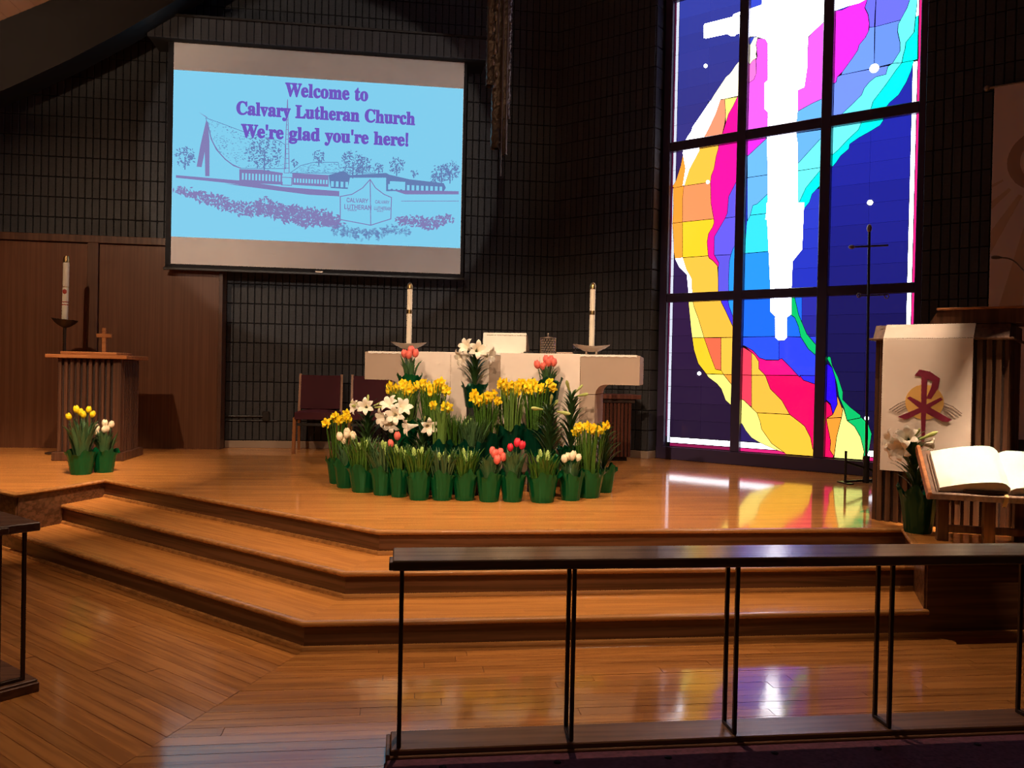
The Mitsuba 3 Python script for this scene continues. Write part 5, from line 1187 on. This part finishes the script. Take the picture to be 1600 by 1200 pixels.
# ------------------------------------------------------------------ potted spring flowers
def strap(base, az, length, width, lean0, lean1, n=4, fold=0.25, tip=0.1, twist=0.0):
    """A leaf: a folded strip whose lean from the vertical grows from lean0 to lean1."""
    p = np.array(base, float)
    ca, sa = math.cos(az), math.sin(az)
    v, f = [], []
    for i in range(n + 1):
        t = i / n
        a = lean0 + (lean1 - lean0) * t * t
        w = width * (0.55 + 0.9 * t * (1 - t) * 2) * (1 if t < 0.75 else (1 - (t - 0.75) / 0.25 * (1 - tip)))
        d = np.array([math.sin(a) * ca, math.sin(a) * sa, math.cos(a)])
        s = np.array([-math.sin(az + twist * t), math.cos(az + twist * t), 0])
        up = np.cross(s, d)
        v += [p + s * w / 2 - up * fold * w, p, p - s * w / 2 - up * fold * w]
        p = p + d * length / n
    for i in range(n):
        for j in (0, 1):
            q = i * 3 + j
            f += [[q, q + 1, q + 4], [q, q + 4, q + 3]]
    return np.array(v), np.array(f)


def foil_pot(seed, R=0.095, H=0.195):
    rs = np.random.RandomState(seed)
    ph = rs.rand(6) * 2 * PI
    def wob(th, t):
        pleat = 0.018 * np.cos(15 * th + ph[0] + 2 * t) + 0.012 * np.cos(26 * th + ph[1])
        rim = np.clip((t - 0.62) / 0.38, 0, 1)
        ruff = rim * (0.07 * np.cos(5 * th + ph[2]) + 0.06 * np.cos(9 * th + ph[3]) + 0.05 * np.cos(17 * th + ph[4]))
        dz = rim * H * (0.10 * np.cos(4 * th + ph[5]) + 0.06 * np.cos(7 * th + ph[1]) + 0.04 * np.cos(13 * th + ph[4]))
        return 1 + pleat + ruff, dz
    pr = [(0.0, 0.0), (R * 0.70, 0.0), (R * 0.74, 0.01), (R * 0.80, H * 0.25), (R * 0.87, H * 0.5), (R * 0.94, H * 0.75), (R * 0.97, H * 0.82), (R * 1.01, H * 0.92), (R * 1.06, H * 1.0), (R * 1.12, H * 1.07)]
    return lathe(pr, 60, wob)


POTS = [mikit.ply(foil_pot(s), 'foil', smooth=35) for s in range(5)]
SOIL = mikit.ply(lathe([(0.0, 0.165), (0.085, 0.162), (0.082, 0.15), (0, 0.15)], 16), 'soil')


def tulip_mesh(seed):
    rs = np.random.RandomState(seed)
    k = rs.rand() * 6
    def wob(th, t):
        c = np.cos(3 * th + k)
        return 1 + 0.05 * c + 0.03 * np.cos(6 * th + 1) * t, 0.011 * t ** 3 * c + 0.004 * t ** 3 * np.cos(6 * th + k)
    return lathe([(0.0, 0), (0.010, 0.002), (0.019, 0.012), (0.024, 0.026), (0.0245, 0.038), (0.021, 0.050), (0.014, 0.060), (0.011, 0.063), (0.012, 0.050), (0.0, 0.040)], 18, wob)


def daffodil_mesh(seed):
    rs = np.random.RandomState(seed)
    ms = []
    for i in range(6):
        a = i * PI / 3 + rs.uniform(-0.08, 0.08)
        r, w, zz = 0.041 * rs.uniform(0.92, 1.08), 0.0135, 0.004 if i % 2 else 0.0
        cup = rs.uniform(-0.004, 0.008)
        v = np.array([[0.004, -0.004, zz], [0.004, 0.004, zz], [0.02, -w, zz + cup], [0.02, 0, zz + cup - 0.003], [0.02, w, zz + cup], [0.033, -w * 0.7, zz + cup * 1.3], [0.033, w * 0.7, zz + cup * 1.3], [r, 0, zz + cup]])
        f = np.array([[0, 2, 3], [0, 3, 1], [1, 3, 4], [2, 5, 3], [3, 5, 6], [3, 6, 4], [5, 7, 6]])
        ms.append(move((v, f), rotz(a)))
    def wob(th, t):
        return 1 + 0.10 * t ** 2 * np.cos(8 * th), 0.002 * t * np.cos(8 * th)
    ms.append(lathe([(0.008, 0.0), (0.011, 0.008), (0.013, 0.018), (0.0165, 0.026), (0.020, 0.029), (0.013, 0.024), (0.0, 0.006)], 16, wob))
    return join(*ms)


def lily_mesh(seed):
    """A trumpet along +z with six recurved petals."""
    rs = np.random.RandomState(seed)
    ms = []
    for i in range(6):
        a = i * PI / 3 + rs.uniform(-0.06, 0.06)
        v = []
        rows = [(0.006, 0.0, 0.004), (0.011, 0.03, 0.008), (0.017, 0.06, 0.014), (0.028, 0.088, 0.021), (0.048, 0.105, 0.022), (0.066, 0.106, 0.014), (0.078, 0.098 + rs.uniform(-0.006, 0.004), 0.003)]
        for r, z, w in rows:
            q = 0.0025 if i % 2 else 0
            v += [(r + q - w * 0.12, -w, z), (r + q + 0.001, 0, z + w * 0.10), (r + q - w * 0.12, w, z)]
        f = []
        for b in range(len(rows) - 1):
            for j in (0, 1):
                q = b * 3 + j
                f += [[q, q + 3, q + 4], [q, q + 4, q + 1]]
        ms.append(move((np.array(v), np.array(f)), rotz(a)))
    ms.append(lathe([(0.0, 0.0), (0.006, -0.004), (0.008, 0.006), (0.010, 0.03)], 10))
    return join(*ms)


def bud_mesh(L, r):
    return lathe([(0.0, 0), (r * 0.5, L * 0.06), (r * 0.62, L * 0.3), (r, L * 0.68), (r * 0.75, L * 0.88), (0.0, L)], 10, lambda th, t: (1 + 0.08 * np.cos(3 * th) * t, 0 * th * t))


def spike_mesh(seed):
    v, f = lathe([(0.0, 0), (0.010, 0.004), (0.015, 0.018), (0.016, 0.036), (0.013, 0.056), (0.007, 0.070), (0, 0.075)], 14)
    rs = np.random.RandomState(seed)
    ms = [(v * [0.7, 0.7, 1], f)]
    for i in range(26):
        t = i / 26
        a, z = i * 2.4, 0.006 + 0.062 * t
        r = 0.0125 * math.sin(PI * min(0.96, 0.25 + 0.72 * t)) + 0.002
        ms.append(sphere((r * math.cos(a), r * math.sin(a), z), (0.0058, 0.0058, 0.0075), 1))
    return join(*ms)


TUL = {c: [mikit.ply(tulip_mesh(s), f'petal_{c}', smooth=True) for s in (1, 2)] for c in ('white', 'cream', 'coral', 'red', 'yellow_tulip')}
DAF = [mikit.ply(daffodil_mesh(s), 'petal_yellow', smooth=30) for s in (1, 2, 3)]
LIL = [mikit.ply(lily_mesh(s), 'petal_white', smooth=50) for s in (1, 2)]
BUD = mikit.ply(bud_mesh(0.10, 0.012), 'bud_green', smooth=True)
SPK = [mikit.ply(spike_mesh(s), 'spike_green', smooth=True) for s in (1, 2)]


def aim(p, d, s=1.0, roll=0.0):
    z = unit(d)
    x = unit(np.cross((0, 0, 1), z) if abs(z[2]) < 0.95 else np.cross((1, 0, 0), z))
    y = np.cross(z, x)
    c, sn = math.cos(roll), math.sin(roll)
    return frame(p, (x * c + y * sn) * s, (y * c - x * sn) * s, z * s)


def stem(a, b, r=0.0035, bow=0.0, az=0.0):
    a, b = np.array(a, float), np.array(b, float)
    t = np.linspace(0, 1, 5)[:, None]
    p = a * (1 - t) + b * t + np.array([math.cos(az), math.sin(az), 0]) * bow * 4 * t * (1 - t)
    return tube(p, r, 5, cap=False)


flowers = []


def plant(kind, x, y, zb, top, label, group, seed, color=None, n=5, R=1.0, pot_h=1.0, foil='foil', face=None, lean=(0, 0), blooms=None, thick=1.0):
    """A foil-wrapped pot at (x, y, zb) whose flowers reach the height top."""
    rg = random.Random(seed * 13 + 5)
    name = {'tulip': 'potted_tulips', 'daffodil': 'potted_daffodils', 'lily': 'potted_lily', 'hyacinth': 'potted_hyacinths'}[kind]
    k = thing(name, label, 'potted flowers', group)
    M = rotz(rg.uniform(0, 6.28), (x, y, zb)) @ np.diag([R, R, pot_h, 1])
    ref(num(f'{k}__foil_wrap'), POTS[seed % 5], M, foil)
    ref(num(f'{k}__soil'), SOIL, M)
    z0 = zb + 0.155 * pot_h
    o = np.array([x, y, z0])
    H = top - z0
    fol, light, kids = [], [], []
    cam_az = math.atan2(-y, -x) if face is None else face
    if kind == 'hyacinth':
        for i in range(int(72 * thick)):
            r, a = 0.078 * R * math.sqrt(rg.random()), rg.uniform(0, 2 * PI)
            fol.append(strap(o + [r * math.cos(a), r * math.sin(a), -0.01], a + rg.uniform(-0.5, 0.5), H * rg.uniform(0.7, 1.12), 0.016 * rg.uniform(0.8, 1.2), rg.uniform(0.0, 0.42), rg.uniform(0.2, 1.15), 4, 0.3, 0.3))
        for i in range(n):
            r, a = 0.045 * R * math.sqrt(rg.random()), rg.uniform(0, 2 * PI)
            p = o + [r * math.cos(a), r * math.sin(a), H * rg.uniform(0.48, 0.78)]
            fol.append(stem(o + [r * 0.6 * math.cos(a), r * 0.6 * math.sin(a), 0], p, 0.006))
            kids.append(('flower_spike', SPK[i % 2], aim(p, (0.15 * math.cos(a), 0.15 * math.sin(a), 1), rg.uniform(0.75, 1.05)), None))
        lm = 'leaf' if seed % 3 else 'leaf_blue'
    elif kind == 'tulip':
        for i in range(int(20 * thick)):
            r, a = 0.05 * R * math.sqrt(rg.random()), rg.uniform(0, 2 * PI)
            fol.append(strap(o + [r * math.cos(a), r * math.sin(a), -0.01], a, H * rg.uniform(0.45, 0.85), 0.036 * rg.uniform(0.7, 1.2), rg.uniform(0.03, 0.28), rg.uniform(0.2, 1.0), 5, 0.3, 0.1, rg.uniform(-0.5, 0.5)))
        pts = blooms or [(0.055 * math.cos(i * 2.4 + seed) * (0.4 + 0.6 * (i % 3) / 2), 0.055 * math.sin(i * 2.4 + seed) * (0.4 + 0.6 * (i % 3) / 2), rg.uniform(-0.05, 0.0)) for i in range(n)]
        for i, (dx, dy, dz) in enumerate(pts):
            p = np.array([x + dx + lean[0], y + dy + lean[1], top - 0.062 + dz])
            d = np.array([dx * 3, dy * 3, 1.0])
            fol.append(stem(o + [dx * 0.5, dy * 0.5, 0], p + unit(d) * 0.004, 0.0035))
            kids.append(('bloom', TUL[color][i % 2], aim(p, d, rg.uniform(0.95, 1.15), rg.uniform(0, 2)), None))
        lm = 'leaf_blue'
    elif kind == 'daffodil':
        for i in range(int(75 * thick)):
            r, a = 0.075 * R * math.sqrt(rg.random()), rg.uniform(0, 2 * PI)
            fol.append(strap(o + [r * math.cos(a), r * math.sin(a), -0.01], a, H * rg.uniform(0.6, 1.0), 0.012 * rg.uniform(0.8, 1.2), rg.uniform(0, 0.12), rg.uniform(0.1, 0.65), 4, 0.25, 0.3))
        for i in range(n):
            r, a = (0.055 + 0.05 * rg.random()) * R * math.sqrt((i + 0.5) / n), i * 2.4 + seed
            p = np.array([x + r * 1.35 * math.cos(a) + lean[0], y + r * math.sin(a) + lean[1], top - 0.035 - rg.uniform(0, 0.09) * (1 if n > 4 else 0.6)])
            fol.append(stem(o + [r * 0.5 * math.cos(a), r * 0.5 * math.sin(a), 0], p, 0.0035, 0.01, a))
            fa = cam_az + rg.uniform(-1.1, 1.1)
            d = np.array([math.cos(fa), math.sin(fa), rg.uniform(-0.25, 0.35)])
            kids.append(('bloom', DAF[i % 3], aim(p, d, rg.uniform(0.95, 1.2), rg.uniform(0, 2)), None))
        lm = 'leaf_light' if seed % 2 else 'leaf'
    else:
        ns = 1 if n < 20 else 2
        tops = o + [lean[0], lean[1], H * 0.86]
        fol.append(stem(o, tops, 0.006))
        for i in range(int(52 * thick)):
            t = (i + 0.5) / int(52 * thick)
            a = i * 2.4
            p = o * (1 - t) + tops * t
            L = 0.25 * (1 - 0.48 * t) * rg.uniform(0.8, 1.15)
            fol.append(strap(p, a, L, 0.025, 0.5, rg.uniform(1.2, 1.9), 6, 0.15, 0.06))
        for i, (az, el, sc, kd) in enumerate(blooms or []):
            d = np.array([math.cos(az) * math.cos(el), math.sin(az) * math.cos(el), math.sin(el)])
            p = tops + d * 0.05 * sc + [0, 0, 0.01]
            fol.append(stem(tops, p, 0.004))
            if kd == 'bud':
                kids.append(('bud', BUD, aim(p, d, sc), None))
            else:
                kids.append(('bloom', LIL[i % 2], aim(p, d, sc, rg.uniform(0, 1)), None))
        lm = 'leaf_dark'
    part(k, 'foliage', join(*fol), lm, smooth=True, kind='stuff')
    for nm, shp, MM, b in kids:
        ref(num(f'{k}__{nm}'), shp, MM, b)
    flowers.append((k, x, y, zb))
    return k


G1 = 'potted flowers massed before the altar'
TOWARD = -1.69      # azimuth from the flowers to the aisle
# front row on the floor, left to right
plant('tulip', -0.42, 6.86, Z, 0.90, 'short white tulips in green foil at the far left end of the front row', G1, 1, 'cream', 6, blooms=[(-0.05, -0.02, -0.02), (0.0, -0.04, 0.0), (0.05, -0.03, -0.015), (-0.02, 0.0, -0.05), (0.04, 0.03, -0.01), (0.0, 0.03, 0.01)])
plant('hyacinth', -0.27, 6.62, Z, 0.88, 'green budded hyacinths second from the left in the front row, crumpled foil rim', G1, 2, R=1.22)
plant('hyacinth', -0.115, 6.45, Z, 0.86, 'green budded hyacinths third from the left in the front row', G1, 3, n=4)
plant('hyacinth', 0.01, 6.36, Z, 0.83, 'narrow green budded hyacinths fourth from the left in the front row', G1, 4, n=3, R=0.85)
plant('hyacinth', 0.155, 6.21, Z, 0.84, 'green budded hyacinths fifth from the left in the front row', G1, 5, n=6)
plant('hyacinth', 0.325, 6.20, Z, 0.83, 'green budded hyacinths sixth from the left in the front row', G1, 6, n=4)
plant('hyacinth', 0.495, 6.19, Z, 0.83, 'green budded hyacinths at the middle of the front row', G1, 7, n=5)
plant('tulip', 0.67, 6.13, Z, 0.84, 'coral tulips among green leaves in the front row, right of the middle', G1, 8, 'coral', 6, blooms=[(0.03, -0.02, -0.02), (0.07, 0.0, -0.01), (0.045, -0.05, -0.06), (0.02, 0.03, 0.0), (0.09, -0.03, -0.04)], thick=1.9)
plant('tulip', 0.845, 6.13, Z, 0.90, 'three bright red tulips in the front row', G1, 9, 'red', 3, blooms=[(-0.02, 0.0, -0.03), (0.03, 0.03, 0.0), (0.06, 0.0, -0.015)], thick=2.0)
plant('hyacinth', 1.065, 6.10, Z, 0.82, 'green budded hyacinths in a wide pot, last before the white tulips on the right', G1, 10, R=1.2, n=4)
plant('tulip', 1.30, 6.19, Z, 0.80, 'cream white tulips near the right end of the front row', G1, 11, 'cream', 5, blooms=[(-0.05, 0, -0.02), (0.0, -0.02, 0.0), (0.05, 0.0, -0.01), (0.02, 0.03, 0.01), (-0.02, 0.03, -0.005)])
plant('daffodil', 1.47, 6.34, Z, 1.06, 'tall yellow daffodils at the right end of the front row', G1, 12, n=12, R=1.25, thick=0.9)
plant('lily', 1.66, 6.62, Z, 0.98, 'dark leafy lily without blooms behind the daffodils at the far right end', G1, 13, blooms=[], thick=1.2)
plant('daffodil', -0.50, 7.12, Z, 1.06, 'yellow daffodils at the far left end behind the short white tulips', G1, 14, n=8, thick=0.7)
# middle tier
MID, UPP, PED = Z + 0.20, Z + 0.34, Z + 0.70
plant('lily', -0.26, 6.98, Z + 0.04, 1.14, 'lily with an open white bloom and pale buds at the left above the white tulips', G1, 15, blooms=[(TOWARD, 0.15, 0.95, 'b'), (TOWARD - 0.9, 0.1, 0.9, 'b'), (2.8, 0.3, 1.1, 'bud'), (0.2, 0.4, 1.0, 'bud'), (1.6, 1.0, 0.9, 'bud'), (-0.4, 0.1, 1.1, 'bud'), (3.6, 0.15, 1.0, 'bud')], thick=1.1)
plant('lily', -0.02, 6.72, Z, 1.10, 'lily with a dense cluster of big white blooms left of the middle', G1, 16, blooms=[(TOWARD, 0.05, 1.05, 'b'), (TOWARD - 0.8, -0.15, 1.05, 'b'), (TOWARD + 0.5, 0.5, 1.05, 'b'), (TOWARD - 0.3, -0.55, 1.0, 'b'), (TOWARD - 0.5, 0.7, 1.05, 'b')], thick=1.2)
plant('tulip', 0.02, 6.50, Z, 0.90, 'rosy tulips half hidden under the cluster of white lilies', G1, 17, 'coral', 2, blooms=[(-0.075, 0.0, -0.04), (-0.03, -0.02, 0.015)], thick=0.9)
plant('lily', 0.17, 6.55, Z, 1.03, 'lily with one white bloom turned sideways below the left daffodils', G1, 18, blooms=[(TOWARD - 1.1, -0.15, 1.0, 'b'), (TOWARD + 0.4, -0.1, 0.95, 'b'), (TOWARD + 0.2, 0.6, 0.8, 'bud')], lean=(0.02, 0), thick=0.9)
plant('daffodil', 0.325, 6.48, MID, 1.20, 'low daffodils with two blooms in a dark foil pot left of the middle', G1, 19, n=3, foil='foil_dark', thick=0.9)
plant('hyacinth', 0.43, 6.54, MID, 1.06, 'hyacinth leaves in a dark foil pot between daffodils at the middle tier', G1, 20, n=3, foil='foil_dark')
plant('hyacinth', 0.56, 6.45, MID, 1.06, 'green hyacinths on the middle tier under the central daffodils', G1, 21, n=5, foil='foil_dark')
plant('daffodil', 0.68, 6.62, MID + 0.05, 1.27, 'yellow daffodils at the centre below the tall lily', G1, 22, n=16, R=1.3, foil='foil_dark', thick=1.1)
plant('lily', 1.165, 6.42, MID - 0.08, 1.16, 'dark leafy lily with pale closed buds right of the middle', G1, 23, blooms=[(TOWARD - 0.9, 0.1, 1.3, 'bud'), (TOWARD + 0.9, -0.1, 1.35, 'bud'), (TOWARD + 2.6, 0.5, 1.1, 'bud'), (TOWARD + 0.1, 0.9, 1.1, 'bud')], thick=1.25)
plant('lily', 1.38, 6.62, MID - 0.05, 1.27, 'taller dark leafy lily with slender buds behind the right daffodils', G1, 24, blooms=[(TOWARD - 0.5, 0.9, 1.2, 'bud'), (TOWARD + 0.8, 0.2, 1.2, 'bud'), (TOWARD + 2.0, 0.8, 1.0, 'bud')], thick=1.2)
# upper tier
plant('daffodil', 0.03, 6.78, UPP, 1.33, 'yellow daffodils on the upper tier, leftmost of the two left pots', G1, 25, n=15, R=1.35, thick=1.2)
plant('daffodil', 0.27, 6.76, UPP, 1.35, 'yellow daffodils on the upper tier, right one of the two left pots', G1, 26, n=16, R=1.35, thick=1.2)
plant('daffodil', 0.895, 6.66, UPP - 0.03, 1.36, 'yellow daffodils on the upper tier, left one of the two right pots', G1, 27, n=14, R=1.2, foil='foil_dark', thick=1.2)
plant('daffodil', 1.095, 6.64, UPP - 0.03, 1.37, 'yellow daffodils on the upper tier, right one of the two right pots', G1, 28, n=14, R=1.2, foil='foil_dark', thick=1.2)
# on the tall pedestals
plant('tulip', 0.08, 7.02, 1.19, 1.60, 'coral tulips in green foil standing high at the left before the altar', G1, 29, 'coral', 6, pot_h=0.8, foil='foil', blooms=[(-0.045, 0, -0.035), (0.0, -0.02, 0.0), (0.04, 0.0, -0.03), (0.01, 0.03, -0.005), (-0.01, -0.04, -0.045)])
plant('tulip', 1.215, 6.82, 1.13, 1.545, 'coral tulips in dark green foil standing high at the right before the altar', G1, 30, 'coral', 7, R=1.15, foil='foil_dark', blooms=[(-0.08, 0, -0.05), (-0.04, -0.03, -0.06), (-0.01, 0.02, -0.005), (0.025, 0.0, 0.0), (0.04, -0.03, -0.03), (0.0, -0.04, -0.03)])
plant('lily', 0.62, 6.98, 1.10, 1.60, 'tallest white lily with three open blooms at the centre before the altar', G1, 31, blooms=[(TOWARD - 1.0, -0.35, 1.05, 'b'), (TOWARD + 0.2, 0.15, 1.05, 'b'), (TOWARD + 1.1, -0.15, 1.05, 'b'), (TOWARD - 0.6, 0.35, 1.0, 'b'), (TOWARD - 1.8, 0.55, 0.9, 'bud')], foil='foil_dark', thick=1.0, pot_h=0.9)
G2 = 'potted tulips beside the font'
plant('tulip', -2.735, 7.66, Z, 1.03, 'yellow tulips in green foil on the floor before the font', G2, 33, 'yellow_tulip', 6, R=1.2, blooms=[(-0.09, -0.02, -0.06), (-0.04, 0.0, 0.0), (0.0, -0.03, -0.02), (0.045, 0.02, 0.0), (0.085, -0.01, -0.035), (0.03, -0.05, -0.04)], thick=3.4, pot_h=0.95)
plant('tulip', -2.60, 7.82, Z, 0.90, 'creamy white tulips in green foil right of the yellow tulips by the font', G2, 34, 'cream', 6, R=1.1, blooms=[(-0.06, 0, -0.04), (-0.05, -0.04, -0.07), (0.0, 0.0, 0.0), (0.05, 0.01, -0.005), (0.03, -0.04, -0.04), (0.015, -0.05, -0.05)], thick=2.2, pot_h=0.95)
plant('lily', 3.255, 4.85, Z, 1.04, 'white lily in dark green foil in front of the pulpit cloth', 'potted lily at the pulpit', 35, blooms=[(TOWARD - 1.6, 0.15, 0.95, 'b'), (TOWARD - 0.9, -0.2, 1.0, 'b'), (TOWARD - 0.6, 0.4, 0.95, 'b'), (TOWARD - 1.9, -0.35, 0.9, 'b'), (TOWARD + 1.0, 0.5, 1.2, 'bud'), (TOWARD + 1.1, 0.05, 0.9, 'b'), (TOWARD + 0.3, 0.9, 0.9, 'bud')], R=1.15, foil='foil_dark', thick=1.2, pot_h=1.3, lean=(-0.05, 0.03))
# the stand that carries the raised pots, hidden behind the front row
k = thing('flower_stand', 'dark stepped stand carrying the raised flower pots before the altar', 'plant stand')
for n_, x, y, zb in flowers:
    if zb > Z + 0.01 and y > 5.5:
        r = 0.062
        part(k, 'pedestal', lathe([(0, Z), (r, Z), (r, zb), (0, zb)], 16) if False else move(lathe([(0, 0), (r, 0), (r, zb - Z), (0, zb - Z)], 16), frame((x, y, Z), (1, 0, 0), (0, 1, 0), (0, 0, 1))), 'black_cloth', smooth=40)
